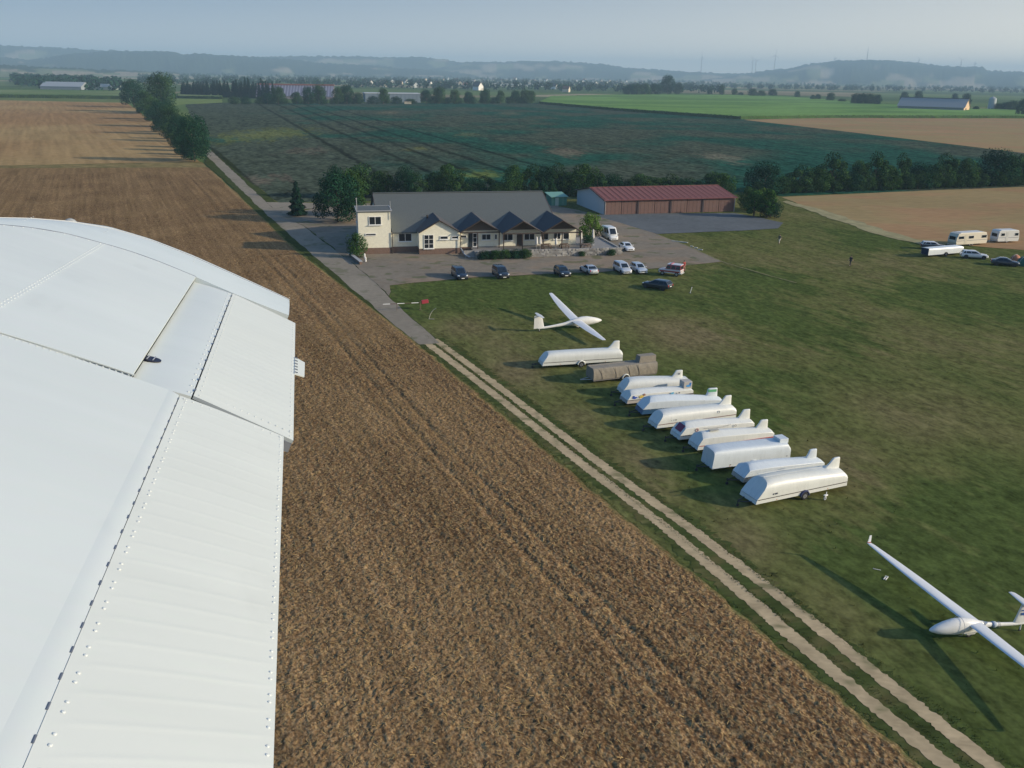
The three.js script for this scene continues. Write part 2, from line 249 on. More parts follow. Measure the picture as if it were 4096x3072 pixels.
// tufts standing in the mown grass of the airfield and along the ruts
{
  const r = rng(91), n = 9000, bl = [], up = []; for (let k = 0; k < 4; k++) { const a = k * 1.7, c = Math.cos(a), s = Math.sin(a), w = 0.035, l = 0.05 + 0.02 * k; bl.push(-s * w, 0, c * w, s * w, 0, -c * w, c * l, 0.13 + 0.02 * (k % 3), s * l); }
  const g = new THREE.BufferGeometry(); g.setAttribute('position', new THREE.Float32BufferAttribute(bl, 3)); g.computeVertexNormals();
  const im = new THREE.InstancedMesh(g, new THREE.MeshLambertMaterial({ side: THREE.DoubleSide }), n), q = new THREE.Object3D(); let i = 0;
  while (i < n) {
    const edge = r() < 0.8; let x, z, k = 1;
    if (edge) { const s = -2 + 82 * r(), e = [-1.0, 0.9, 1.0, 2.75, -1.3, 3.1][Math.floor(r() * 6)]; const t = e + (r() - 0.5) * 0.4; x = T0.x + TD.x * s + TN.x * t; z = T0.z + TD.z * s + TN.z * t; k = 0.55; }
    else { const D = 26 + 110 * Math.pow(r(), 0.62), a = -0.62 + 1.35 * r(); x = Math.sin(a) * D; z = -Math.cos(a) * D; const t = across(x, z), s = along(x, z); if (t < 2.6 || (s < -4 && t < 4)) continue; if (z < -124) continue; }
    const c = grassColour(x, z), b = 0.8 + 0.6 * r(), S = k * (0.35 + 0.5 * r()) * (1 + 0.4 * smooth(0.5, 0.7, fbm(x / 3, z / 3, 2)));
    q.position.set(x, 0.012, z); q.rotation.set((r() - 0.5) * 0.5, r() * 6.28, (r() - 0.5) * 0.5); q.scale.set(S * 1.3, S, S * 1.3); q.updateMatrix(); im.setMatrixAt(i, q.matrix); im.setColorAt(i, lin(c[0] * b, c[1] * b, c[2] * b)); i++;
  }
  im.name = 'grass_tufts'; im.castShadow = true; im.userData.kind = 'stuff'; tag(im, 'short tufts of olive grass along the ruts and on the airfield', 'grass'); scene.add(im);
}

// ribbons along a line: strips with ragged edges
function ribbon(name, line, half, y, tone, { step = 0.3, jit = 0.12, seed = 1, vary = 0.35 } = {}) {
  const pos = [], cl = [], idx = []; let n = 0, run = 0;
  for (let i = 0; i < line.length - 1; i++) {
    const a = line[i], b = line[i + 1], L = a.distanceTo(b), k = Math.max(1, Math.round(L / step)), d = b.clone().sub(a).normalize(), w = V(-d.z, 0, d.x);
    for (let j = 0; j < (i === line.length - 2 ? k + 1 : k); j++) {
      const t = j / k, s = run + L * t, hw = typeof half === 'function' ? half(s) : half;
      const l = hw + jit * 1.3 * (fbm(s * 2.9, seed * 7, 3) - 0.5) + jit * (hash2(n, seed) - 0.5), r = hw + jit * 1.3 * (fbm(s * 2.9, seed * 7 + 40, 3) - 0.5) + jit * (hash2(n, seed + 9) - 0.5);
      for (let q = 0; q < 5; q++) { const f = -l + (l + r) * q / 4; const x = mix(a.x, b.x, t) + w.x * f, z = mix(a.z, b.z, t) + w.z * f, c = tone(x, z), m = 1 + vary * (hash2(n * 5 + q, seed + 3) - 0.5); pos.push(x, y, z); cl.push(c[0] * m, c[1] * m, c[2] * m); }
      if (n) for (let q = 0; q < 4; q++) { const A = (n - 1) * 5 + q, B = n * 5 + q; idx.push(A, A + 1, B, B, A + 1, B + 1); }
      n++;
    }
    run += L;
  }
  const g = new THREE.BufferGeometry(); g.setAttribute('position', new THREE.Float32BufferAttribute(pos, 3)); g.setAttribute('color', new THREE.Float32BufferAttribute(cl, 3)); g.setIndex(idx); g.computeVertexNormals();
  return struct(new THREE.Mesh(g, new THREE.MeshLambertMaterial({ vertexColors: true, side: THREE.DoubleSide })), name);
}
const sand = (x, z) => { const k = 0.75 + 0.5 * fbm(x * 1.4, z * 1.4, 3), g = smooth(0.6, 0.78, fbm(x * 0.8 + 5, z * 0.8, 3)); return mix3([0.43 * k, 0.335 * k, 0.205 * k], [0.17, 0.16, 0.08], g * 0.8); };
const ext = (a, b, k) => b.clone().add(b.clone().sub(a).multiplyScalar(k));
const rut1 = P(914, 735, 1000, 800, 1080, 862, 1250, 997, 1430, 1134, 1600, 1278, 1733, 1395, 1900, 1534, 2051, 1659), rut2 = P(938, 733, 1032, 802, 1112, 862, 1290, 997, 1480, 1134, 1670, 1278, 1817, 1395, 1990, 1534, 2148, 1659);
rut1.push(ext(rut1[7], rut1[8], 1.2)); rut2.push(ext(rut2[7], rut2[8], 1.2));
const dark = (x, z) => { const k = 0.5 + 1.0 * fbm(x * 1.9, z * 1.9, 3), d = smooth(0.5, 0.75, fbm(x * 0.7 + 3, z * 0.7, 3)); return mix3([0.058 * k, 0.076 * k, 0.024 * k], [0.12 * k, 0.11 * k, 0.045 * k], d); };
ribbon('grass_verge', rut1.map((p) => p.clone().addScaledVector(TN, 0.85)), 1.95, 0.02, dark, { jit: 0.6, seed: 21, step: 0.22 });
ribbon('dirt_track', rut1, 0.48, 0.035, sand, { jit: 0.15, seed: 22, step: 0.16, vary: 0.2 });
ribbon('dirt_track', rut2, 0.46, 0.035, sand, { jit: 0.15, seed: 23, step: 0.16, vary: 0.2 });

// farm road, yard and hangar apron
function roadColour(x, z) { const k = 0.75 + 0.25 * fbm(x * 2, z * 2, 3) + 0.25 * fbm(x / 6, z / 6, 3), g = smooth(0.62, 0.75, fbm(x / 2 + 9, z / 2, 4)); return mix3([0.245 * k, 0.215 * k, 0.17 * k], [0.12, 0.13, 0.07], g * 0.5); }
field('grass_verge', P(446, 340, 440, 352, 480, 385, 545, 450, 640, 536, 730, 607, 830, 690, 905, 752, 960, 750, 850, 655, 836, 618, 780, 590, 700, 520, 640, 478, 606, 462, 596, 436, 470, 325, 452, 318), 0.03, 768, (x, z) => { const k = 0.7 + 0.6 * fbm(x * 0.9, z * 0.9, 4); return [0.052 * k, 0.066 * k, 0.022 * k]; }, { step: 1.2, jit: 0.5, seed: 30 });
field('farm_road', P(446, 336, 560, 449, 640, 520, 722, 590, 770, 632, 835, 688, 905, 745, 950, 742, 880, 680, 838, 640, 812, 612, 780, 585, 705, 527, 655, 488, 607, 462, 578, 440, 459, 328, 449, 320), 0.045, 1024, roadColour, { step: 1.5, jit: 0.35, seed: 31 });
field('side_path', P(575, 437, 650, 438, 700, 440, 700, 449, 655, 452, 640, 464, 612, 470), 0.055, 256, roadColour, { step: 1.5, jit: 0.3, seed: 32 });
const yardFine = (x, z) => 0.72 + 0.3 * fbm(x * 1.6, z * 1.6, 3) + 0.26 * fbm(x / 5, z / 5, 3);
field('gravel_yard', P(606, 470, 655, 487, 770, 575, 812, 612, 840, 640, 842, 617, 985, 603, 1090, 597, 1200, 592, 1300, 588, 1460, 577, 1558, 566, 1490, 533, 1418, 506, 1300, 466, 1180, 440, 900, 440, 720, 440, 640, 460), 0.065, 1536, (x, z) => { const k = yardFine(x, z), p = smooth(0.45, 0.65, fbm(x / 7, z / 5, 3)), d = smooth(0.64, 0.74, fbm(x / 2.5 + 20, z / 2, 4)); return mix3([mix(0.215, 0.245, p) * k, mix(0.185, 0.192, p) * k, mix(0.145, 0.140, p) * k], [0.09, 0.11, 0.05], d * 0.6); }, { step: 1.5, jit: 0.5, seed: 33, bump: 0.02 });
field('asphalt_apron', P(1285, 466, 1420, 506, 1470, 504, 1600, 499, 1680, 494, 1692, 482, 1640, 470, 1586, 461, 1310, 462), 0.08, 1024, (x, z) => { const k = yardFine(x, z); return [0.12 * k, 0.13 * k, 0.135 * k]; }, { step: 2, jit: 0.3, seed: 34 });
ribbon('worn_path', P(1420, 507, 1490, 534, 1560, 566, 1640, 590, 1720, 612), 0.16, 0.075, (x, z) => [0.20, 0.19, 0.10], { jit: 0.2, seed: 35, step: 0.6 });
// ---------------------------------------------------------------- hills on the horizon
function ridge(crest, dist, front, back, seed, tone) {
  const pos = [], cl = [], idx = [], cols = [], x0 = crest[0][0], x1 = crest[crest.length - 1][0], step = 2.2, rows = 22;
  for (let x = x0; x <= x1; x += step) { let i = 0; while (i < crest.length - 2 && crest[i + 1][0] < x) i++; const [xa, ya] = crest[i], [xb, yb] = crest[i + 1], f = clamp((x - xa) / (xb - xa)); cols.push([x, mix(ya, yb, f * f * (3 - 2 * f) * 0.5 + f * 0.5)]); }
  cols.forEach(([x, y], c) => {
    const q = dirOf(x, y), hl = Math.hypot(q.x, q.z), hx = q.x / hl, hz = q.z / hl, ends = Math.min(1, Math.min(c, cols.length - 1 - c) / 20), H = Math.max(4, EYE + q.y / hl * dist);
    for (let r = 0; r <= rows; r++) {
      const u = r / rows * 2 - 1, d = dist + (u < 0 ? u * front : u * back), a = Math.abs(u), lump = fbm(x * 0.02 + seed, u * 2.2, 3), prof = Math.pow(0.5 + 0.5 * Math.cos(Math.PI * Math.min(1, a * (0.85 + 0.3 * lump))), 0.9);
      const wood = smooth(0.34, 0.46, fbm(x * 0.018 + seed * 3, u * 2.6 + seed, 3) + 0.22 * (1 - a) - tone.open * a);
      let h = H * prof * (r === rows / 2 ? 1 : 0.94 + 0.08 * lump); h += wood * (fbm(x * 0.21, r * 0.9 + seed * 7, 2) * (r === rows / 2 ? 16 : 7) - 4) * (d / 7000); if (r === 0 || r === rows) h = -6;
      pos.push(hx * d, Math.max(-6, h * ends), hz * d);
      const k = 0.75 + 0.5 * fbm(x * 0.12, u * 9 + seed, 3), fieldC = hash2(Math.floor(x / 37), Math.floor(u * 5 + 50)) > 0.5 ? [0.30, 0.25, 0.17] : [0.15, 0.17, 0.08], col = mix3(fieldC, [0.030, 0.048, 0.026], wood); cl.push(col[0] * k, col[1] * k, col[2] * k);
    }
    if (c) for (let r = 0; r < rows; r++) { const A = (c - 1) * (rows + 1) + r, B = A + rows + 1; idx.push(A, B, A + 1, B, B + 1, A + 1); }
  });
  const g = new THREE.BufferGeometry(); g.setAttribute('position', new THREE.Float32BufferAttribute(pos, 3)); g.setAttribute('color', new THREE.Float32BufferAttribute(cl, 3)); g.setIndex(idx); g.computeVertexNormals();
  struct(new THREE.Mesh(g, new THREE.MeshLambertMaterial({ vertexColors: true, side: THREE.DoubleSide })), 'hill');
}
ridge([[-420, 103], [-200, 100], [0, 99], [80, 102], [242, 110], [400, 119], [540, 124], [657, 122], [774, 122.6], [821, 125], [892, 124], [959, 128], [985, 135], [1060, 150], [1150, 163]], 8800, 1500, 2500, 1, { open: 0.25 });
ridge([[860, 160], [960, 140], [1008, 134.5], [1080, 135], [1134, 132.6], [1214, 133.4], [1295, 138.7], [1349, 146.8], [1429, 152], [1510, 157], [1590, 161], [1700, 168]], 8900, 2600, 2500, 2, { open: 0.2 });
ridge([[-300, 128], [-100, 124], [0, 125], [60, 129], [94, 127], [148, 117], [228, 113], [295, 112], [365, 112], [397, 119], [430, 116], [470, 120], [594, 126], [700, 137], [804, 142], [892, 149], [1008, 158], [1060, 164]], 7200, 1500, 1500, 3, { open: -0.12 });
ridge([[1400, 173], [1470, 170], [1560, 165], [1620, 158.6], [1668, 152], [1700, 149], [1754, 138], [1813, 132], [1872, 130], [1914, 131], [1965, 136], [2021, 141], [2062, 145], [2120, 146], [2136, 154], [2212, 156], [2320, 160], [2460, 172]], 8600, 3200, 1800, 4, { open: 0.18 });
ridge([[-420, 150], [-200, 148], [0, 141], [120, 147], [250, 153], [420, 158]], 4600, 1200, 1200, 5, { open: 0.8 });

// ---------------------------------------------------------------- maize and meadow strips
function maize(name, pts, h, seed, a, b) {
  const out = outline(pts, 3, 0.5, seed), g = sheetGeo(out, h), pos = [], cl = [], n = out.length, top = [];
  const [x0, x1, z0, z1] = g.userData.b;
  const map = tex(768, 512, (u, v) => { const x = x0 + u * (x1 - x0), z = z0 + v * (z1 - z0), k = 0.75 + 0.35 * fbm(x * 0.25, z * 0.16, 3) + 0.25 * (fbm(x / 60, z / 60, 3) - 0.3), c = mix3(a, b, smooth(0.35, 0.65, fbm(x / 90 + 3, z / 50, 3))); return [c[0] * k, c[1] * k, c[2] * k]; });
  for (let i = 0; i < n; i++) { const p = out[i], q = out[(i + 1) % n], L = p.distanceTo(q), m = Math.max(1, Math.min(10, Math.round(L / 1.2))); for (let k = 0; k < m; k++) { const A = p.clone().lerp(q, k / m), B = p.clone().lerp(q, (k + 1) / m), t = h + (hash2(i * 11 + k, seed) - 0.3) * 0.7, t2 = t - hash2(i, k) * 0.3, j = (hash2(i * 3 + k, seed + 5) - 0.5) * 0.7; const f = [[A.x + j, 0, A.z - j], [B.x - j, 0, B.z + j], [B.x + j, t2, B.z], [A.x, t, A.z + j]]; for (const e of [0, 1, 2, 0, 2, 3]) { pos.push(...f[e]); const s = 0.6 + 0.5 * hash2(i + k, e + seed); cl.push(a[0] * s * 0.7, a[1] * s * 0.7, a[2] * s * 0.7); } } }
  const w = new THREE.BufferGeometry(); w.setAttribute('position', new THREE.Float32BufferAttribute(pos, 3)); w.setAttribute('color', new THREE.Float32BufferAttribute(cl, 3)); w.computeVertexNormals();
  const o = new THREE.Group(); o.name = numbered(name); o.userData.kind = 'structure'; scene.add(o);
  part(o, 'crop_canopy', g, new THREE.MeshLambertMaterial({ map, bumpMap: map, bumpScale: 0.4 })); part(o, 'crop_edge', w, new THREE.MeshLambertMaterial({ vertexColors: true, side: THREE.DoubleSide }));
}
maize('maize_field', P(1165, 224, 1330, 239, 1600, 258, 1800, 255, 2300, 256, 2300, 246, 2212, 242, 2061, 236.6, 1901, 227.6, 1754, 215, 1674, 209, 1429, 206.5, 1322, 207.5, 1190, 211), 2.3, 3, [0.11, 0.205, 0.055], [0.16, 0.275, 0.075]);
maize('maize_field', P(-260, 209, 0, 210.5, 200, 213, 272, 214, 272, 201, 0, 197, -260, 195), 3, 5, [0.10, 0.165, 0.06], [0.18, 0.22, 0.10]);
maize('maize_field', P(384, 212, 480, 214, 480, 207, 384, 205.5), 2.6, 6, [0.10, 0.165, 0.06], [0.17, 0.21, 0.09]);
field('meadow_strip', P(-260, 209.2, 0, 210.7, 272, 214.5, 276, 223, 0, 217, -260, 216.5), 0.02, 256, (x, z) => { const k = 0.7 + 0.6 * fbm(x / 5, z / 5, 3); return [0.13 * k, 0.165 * k, 0.065 * k]; }, { step: 10, jit: 0.8, seed: 50 });
field('meadow_strip', P(380, 213, 480, 214.5, 480, 222.5, 400, 225, 300, 240, 290, 232), 0.02, 256, (x, z) => { const k = 0.7 + 0.6 * fbm(x / 5, z / 5, 3); return [0.15 * k, 0.20 * k, 0.065 * k]; }, { step: 10, jit: 0.8, seed: 51 });
field('grass_strip', P(-260, 361.5, 0, 358.5, 300, 352.5, 436, 350.5, 447, 362, 0, 363.5, -260, 366), 0.07, 512, (x, z) => { const k = 0.7 + 0.6 * fbm(x / 2, z / 2, 3); return mix3([0.25 * k, 0.19 * k, 0.085 * k], [0.15 * k, 0.13 * k, 0.055 * k], smooth(0.45, 0.6, fbm(x / 3, z * 1.2, 2))); }, { step: 3, jit: 0.5, seed: 52 });

// ---------------------------------------------------------------- trees
function crownGeo(seed, { n = 2600, leaf = 0.024, blobs = 16, shape = 'round', base = 0.08, spread = 0.42, tone = [0.045, 0.078, 0.026], tone2 = [0.075, 0.105, 0.032] }) {
  const r = rng(seed), pos = [], cl = [], A = V(), B = V(), N = V(), centres = [];
  const prof = (y) => { const t = clamp((y - base) / (1 - base)); if (shape === 'cone') return spread * Math.pow(1 - t, 0.85) * (0.82 + 0.18 * Math.sin(t * 38)); if (shape === 'column') return spread * Math.pow(Math.sin(Math.PI * clamp(t * 0.93 + 0.06)), 0.55); return spread * Math.pow(Math.max(0, Math.sin(Math.PI * Math.pow(clamp(t * 0.94 + 0.04), 0.82))), 0.6); };
  if (shape !== 'cone') for (let i = 0; i < blobs; i++) { const y = base + (1 - base) * (0.12 + 0.84 * (i + r() * 0.8) / blobs), a = i * 2.4 + r(), R = prof(y) * (0.45 + 0.42 * r()); centres.push([Math.cos(a) * R, clamp(y, base + 0.08, 0.9), Math.sin(a) * R, (0.13 + 0.11 * r()) * (spread / 0.42), 0.7 + 0.6 * r()]); }
  for (let i = 0; i < n; i++) {
    let x, y, z, k;
    if (shape === 'cone') { y = base + (1 - base) * (1 - Math.sqrt(1 - r() * 0.995)); const a = r() * 6.283, R = prof(y) * (0.72 + 0.3 * r() + 0.16 * Math.sin(a * 5 + y * 21)); x = Math.cos(a) * R; z = Math.sin(a) * R; N.set(x, 0.15, z).normalize(); k = 0.75 + 0.5 * r(); }
    else { const c = centres[Math.floor(r() * centres.length)], a = r() * 6.283, cu = r() * 2 - 1, su = Math.sqrt(1 - cu * cu), R = c[3] * (0.72 + 0.38 * Math.pow(r(), 0.7)); N.set(su * Math.cos(a), cu, su * Math.sin(a)); x = c[0] + N.x * R; y = c[1] + N.y * R * 0.92; z = c[2] + N.z * R; k = c[4] * (0.7 + 0.6 * r()); if (y < base * 0.6) y = base * 0.6 + r() * 0.03; }
    N.x += (r() - 0.5) * 1.5; N.y += (r() - 0.35) * 1.4; N.z += (r() - 0.5) * 1.5; N.normalize();
    A.set(r() - 0.5, r() - 0.5, r() - 0.5).cross(N).normalize(); B.crossVectors(N, A); const s = leaf * (0.6 + 0.8 * r()), w = s * (0.5 + 0.4 * r());
    const p = [[x - A.x * s, y - A.y * s, z - A.z * s], [x + B.x * w, y + B.y * w, z + B.z * w], [x + A.x * s, y + A.y * s, z + A.z * s], [x - B.x * w, y - B.y * w, z - B.z * w]];
    const c = mix3(tone, tone2, r()); for (const e of [0, 1, 2, 0, 2, 3]) { pos.push(...p[e]); cl.push(c[0] * k, c[1] * k, c[2] * k); }
  }
  const g = new THREE.BufferGeometry(); g.setAttribute('position', new THREE.Float32BufferAttribute(pos, 3)); g.setAttribute('color', new THREE.Float32BufferAttribute(cl, 3)); { const q = g.attributes.position; let my = 0, mr = 0; for (let i = 0; i < q.count; i++) { my = Math.max(my, q.getY(i)); mr = Math.max(mr, Math.hypot(q.getX(i), q.getZ(i))); } const ky = 1 / my, kr = spread * 1.08 / mr; g.scale(kr, ky, kr); } g.computeVertexNormals(); return g;
}
function trunkGeo(seed, top = 0.62, r0 = 0.024) {
  const r = rng(seed), gs = [bar(V(0, -0.02, 0), V(0.01, 0.3, 0), r0, 7, r0 * 0.7), bar(V(0.01, 0.3, 0), V(0, top, 0.02), r0 * 0.7, 6, r0 * 0.25)];
  for (let i = 0; i < 5; i++) { const a = i * 2.1 + r(), y = 0.2 + 0.08 * i; gs.push(bar(V(0, y, 0), V(Math.cos(a) * 0.2, y + 0.2, Math.sin(a) * 0.2), r0 * 0.4, 5, r0 * 0.12)); }
  return merge(gs);
}
const leafMat = new THREE.MeshLambertMaterial({ vertexColors: true, side: THREE.DoubleSide }), barkMat = std(0.09, 0.07, 0.05, 0.95);
const kinds = {};
function kind(k, opt, seed, trunkTop = 0.6) { kinds[k] = { crown: crownGeo(seed, opt), trunk: trunkGeo(seed + 1, trunkTop, opt.shape === 'cone' ? 0.014 : 0.022) }; }
const DK = [0.008, 0.040, 0.024], DK2 = [0.020, 0.058, 0.026], MD = [0.020, 0.064, 0.022], MD2 = [0.056, 0.106, 0.026], LT = [0.056, 0.12, 0.022], LT2 = [0.11, 0.18, 0.03];
kind('oak', { n: 8500, leaf: 0.0165, blobs: 26, tone: DK, tone2: DK2 }, 101);
kind('ash', { n: 8000, leaf: 0.0165, blobs: 22, spread: 0.38, tone: DK, tone2: MD2 }, 103);
kind('lime', { n: 7000, leaf: 0.0175, blobs: 22, spread: 0.36, tone: MD, tone2: MD2 }, 105);
kind('hedge', { n: 5200, leaf: 0.0225, blobs: 20, spread: 0.5, base: 0.02, tone: DK, tone2: DK2 }, 107, 0.5);
kind('hedge_b', { n: 5200, leaf: 0.0225, blobs: 18, spread: 0.46, base: 0.02, tone: DK, tone2: MD2 }, 109, 0.5);
kind('hedge_c', { n: 4600, leaf: 0.024, blobs: 16, spread: 0.5, base: 0.02, tone: MD, tone2: MD2 }, 111, 0.5);
kind('hedge_d', { n: 4200, leaf: 0.024, blobs: 9, spread: 0.5, base: 0.02, tone: DK, tone2: MD2 }, 121, 0.6);
kind('spruce', { n: 5000, leaf: 0.019, shape: 'cone', spread: 0.24, base: 0.04, tone: [0.009, 0.034, 0.024], tone2: [0.020, 0.052, 0.028] }, 113, 0.9);
kind('poplar', { n: 3000, leaf: 0.022, shape: 'column', blobs: 15, spread: 0.25, tone: MD, tone2: LT }, 115);
kind('light', { n: 3200, leaf: 0.026, blobs: 14, spread: 0.42, base: 0.1, tone: LT, tone2: LT2 }, 117);
const made = {};
function tree(k, px, py, w, h, label, group, name = 'tree', cat = 'tree', turn) { // w, h: seen width and height in picture units at its foot
  const foot = G(px, py), p0 = proj(foot), p1 = proj(foot.clone().setY(foot.y + 5)), p2 = proj(foot.clone().setX(foot.x + 5)), mv = 5 / Math.hypot(p1[0] - p0[0], p1[1] - p0[1]), mh = 5 / Math.hypot(p2[0] - p0[0], p2[1] - p0[1]);
  return treeAt(k, foot, w * mh, h * mv, label, group, name, cat, turn);
}
function treeAt(k, foot, W, Hh, label, group, name, cat, turn) {
  let o; const key = k + name;
  if (!made[key]) { o = new THREE.Group(); part(o, name === 'bush' ? 'stems' : 'trunk', kinds[k].trunk, barkMat); part(o, name === 'bush' ? 'foliage' : 'crown', kinds[k].crown, leafMat); made[key] = o; } else o = made[key].clone();
  o.name = numbered(name); o.userData = {}; o.position.copy(foot); o.rotation.y = turn ?? hash2(Math.round(foot.x * 10), Math.round(foot.z * 10)) * 6.28; const sp = { hedge_d: 1, hedge: 1, hedge_b: 0.92, hedge_c: 1, spruce: 0.48, poplar: 0.5, light: 0.84, oak: 0.84, ash: 0.78, lime: 0.74 }[k]; o.scale.set(W / sp, Hh, W / sp * (0.85 + 0.3 * hash2(Math.round(foot.z * 7), 3))); scene.add(o); return tag(o, label, cat, group);
}
// the trees between the ploughed field and the road on the left
tree('oak', 290, 232, 60, 66, 'dark round tree at the far end of the roadside trees', null, 'tree');
tree('ash', 352, 243, 76, 90, 'tallest tree of the roadside trees, with a high rounded crown');
tree('lime', 318, 246, 52, 52, 'paler low tree in front of the tallest roadside tree', null);
[[332, 258, 56, 50], [352, 274, 60, 62], [372, 290, 58, 66], [388, 306, 56, 62], [402, 326, 50, 56]].forEach(([x, y, w, h], i) => tree(['lime', 'oak', 'ash', 'oak', 'lime'][i], x, y, w, h, ORD[i] + ' from the far end of the mid height trees in the roadside row', 'middle trees of the roadside row'));
tree('oak', 421, 349, 80, 108, 'large dark tree at the near end of the roadside trees');
[[408, 345, 44, 44], [436, 340, 30, 46], [395, 334, 44, 40], [380, 318, 44, 36], [345, 285, 40, 30], [310, 244, 44, 24], [325, 262, 36, 26], [365, 300, 40, 34]].forEach(([x, y, w, h], i) => tree(i % 2 ? 'hedge_b' : 'hedge', x, y, w, h, ['dark undergrowth bush at the foot of the large near roadside tree', 'undergrowth bush reaching into the road at the near roadside tree', 'undergrowth bush on the field side just behind the near roadside tree', 'undergrowth bush on the field side below the middle roadside trees', 'low undergrowth bush on the field side of the far roadside trees', 'undergrowth bush between the two farthest roadside trees', 'low undergrowth bush under the tallest roadside tree', 'undergrowth bush under the third mid height roadside tree'][i], 'undergrowth beneath the roadside trees', 'bush', 'bush'));
// far row across the back of the crop field
const Z2 = Zm(1000, 150, 1.8433), far2 = (zx, top, zw, k = 'oak') => { const nth = ORD[far2.n = (far2.n ?? -1) + 1], [x] = Z2(zx, 490), h = (490 - top) / 3.413; tree(k, x, 224.6 - 0.002 * (x - 850), zw / 3.413, h, nth + ' rounded tree from the left in the far row behind the crop field', 'trees of the far row behind the crop field'); };
[[130, 400, 110], [210, 350, 130], [345, 395, 100], [430, 350, 120], [510, 338, 120], [650, 360, 110], [715, 338, 120], [800, 400, 90], [985, 368, 115], [1300, 378, 110], [1395, 358, 115], [1510, 380, 110], [1610, 393, 84], [1735, 374, 95], [1845, 388, 80], [1955, 385, 90], [2030, 380, 95], [2075, 390, 70]].forEach(([x, t, w], i) => far2(x, t, w, ['oak', 'ash', 'lime'][i % 3]));
for (let i = 0; i < 24; i++) { const x = 500 + i * 27 + hash2(i, 3) * 10; if (x > 905 && x < 925) continue; tree(i % 2 ? 'hedge' : 'hedge_b', x, 224.4 - 0.002 * (x - 850), 30, 11 + 8 * hash2(i, 8), ORD[i] + ' low bush from the left at the foot of the far tree row', 'low bushes of the far tree row', 'bush', 'bush'); }
// spruce wood
for (let i = 0; i < 46; i++) { const x = 394 + (i % 23) * 8.9 + hash2(i, 1) * 7, row = i < 23 ? 0 : 1; tree('spruce', x, 205.5 + row * 3 + (x - 394) * 0.03, 16, 27 + 13 * hash2(i, 4) * smooth(385, 520, x) + 6 * hash2(i, 9), ORD[i % 23] + ' spruce from the left in the ' + (row ? 'front' : 'back') + ' row of the far spruce wood', 'spruces of the far wood left of the big hall', 'spruce_tree', 'tree'); }
// clump and single trees on the far side of the maize
const Z3 = Zm(2000, 150, 2.011), Z4 = Zm(3000, 150, 2.018);
tree('oak', ...Z3(1345, 462), 36, 46, 'tallest tree of the clump beyond the maize field');
[[1035, 470, 30, 27], [1100, 470, 34, 29], [1165, 470, 34, 28], [1245, 468, 36, 28], [1430, 462, 28, 28]].forEach(([x, y, w, h], i) => tree(['oak', 'ash', 'lime'][i % 3], ...Z3(x, y), w, h, ['leftmost lower tree', 'second lower tree from the left', 'third lower tree from the left', 'lower tree just left of the tallest', 'rightmost lower tree'][i] + ' in the clump beyond the maize field', 'lower trees of the clump beyond the maize field'));
[[Z3(1685, 458), 14, 15], [Z3(1780, 462), 16, 25], [Z3(1885, 465), 16, 17], [Z3(1935, 468), 16, 9], [Z3(2030, 475), 22, 20], [Z3(2100, 475), 26, 15], [Z3(2190, 475), 24, 19], [Z4(380, 488), 15, 17], [Z4(505, 505), 18, 13], [Z4(545, 505), 15, 15], [Z4(645, 515), 22, 21], [Z4(740, 525), 24, 10], [Z4(1820, 592), 17, 12]].forEach(([p, w, h], i) => tree(['oak', 'ash', 'lime'][i % 3], p[0], p[1] + 1, w, h, ORD[i] + ' small single tree from the left along the far edge of the maize', 'single trees along the far edge of the maize'));
[[845, 545, 26, 27], [900, 548, 28, 29], [960, 549, 28, 28], [1025, 552, 24, 27]].forEach(([x, y, w, h], i) => tree(['ash', 'oak'][i % 2], ...Z4(x, y), w, h, ORD[i] + ' tree from the left in the dense block left of the far barn', 'block of trees left of the far barn'));
[[1740, 560, 24, 26], [1355, 520, 22, 20], [1240, 520, 20, 18], [1650, 520, 16, 14]].forEach(([x, y, w, h], i) => tree('oak', ...Z4(x, y - 8), w, h + 4, 'treetop behind ' + ['the sunlit gable', 'the left half of the roof', 'the left end of the roof', 'the right end of the roof'][i] + ' of the far barn', 'trees behind the far barn'));
[[2000, 592, 26, 18], [2060, 596, 26, 22], [2120, 600, 30, 26], [2190, 640, 30, 42]].forEach(([x, y, w, h], i) => tree(['ash', 'oak'][i % 2], ...Z4(x, y), w, h, ORD[i] + ' tree right of the far barn, towards the right edge of the picture', 'trees right of the far barn'));
// right-hand hedge
[[110, 1010, 230], [270, 1120, 150], [390, 1040, 190], [530, 1060, 170], [650, 945, 190], [790, 1080, 170], [870, 1000, 130], [1000, 935, 150], [1110, 1040, 170], [1220, 945, 120], [1345, 1010, 190], [1480, 1020, 150], [1580, 945, 150], [1720, 985, 150], [1800, 1060, 160], [1960, 905, 260], [2085, 950, 150], [2180, 960, 150], [2290, 1000, 180]].forEach(([x, t, w], i) => { const b = 1262 - x * 0.034; tree(['hedge', 'hedge_b', 'hedge_d', 'hedge_c', 'hedge_d'][i % 5], ...Z4(x, b), w / 3.737 * 1.5, (b - t) / 3.737 * 1.08, ORD[i] + ' tall dark bush from the left in the field hedge on the right', 'bushes of the field hedge on the right', 'bush', 'bush'); });
for (let i = 0; i < 22; i++) { const x = 40 + i * 100 + 40 * hash2(i, 2); tree(i % 2 ? 'hedge_c' : 'hedge_b', ...Z4(x, 1268 - x * 0.034), 44, 26 + 16 * hash2(i, 5), ORD[i] + ' low bush from the left at the foot of the right field hedge', 'low bushes of the field hedge on the right', 'bush', 'bush'); }
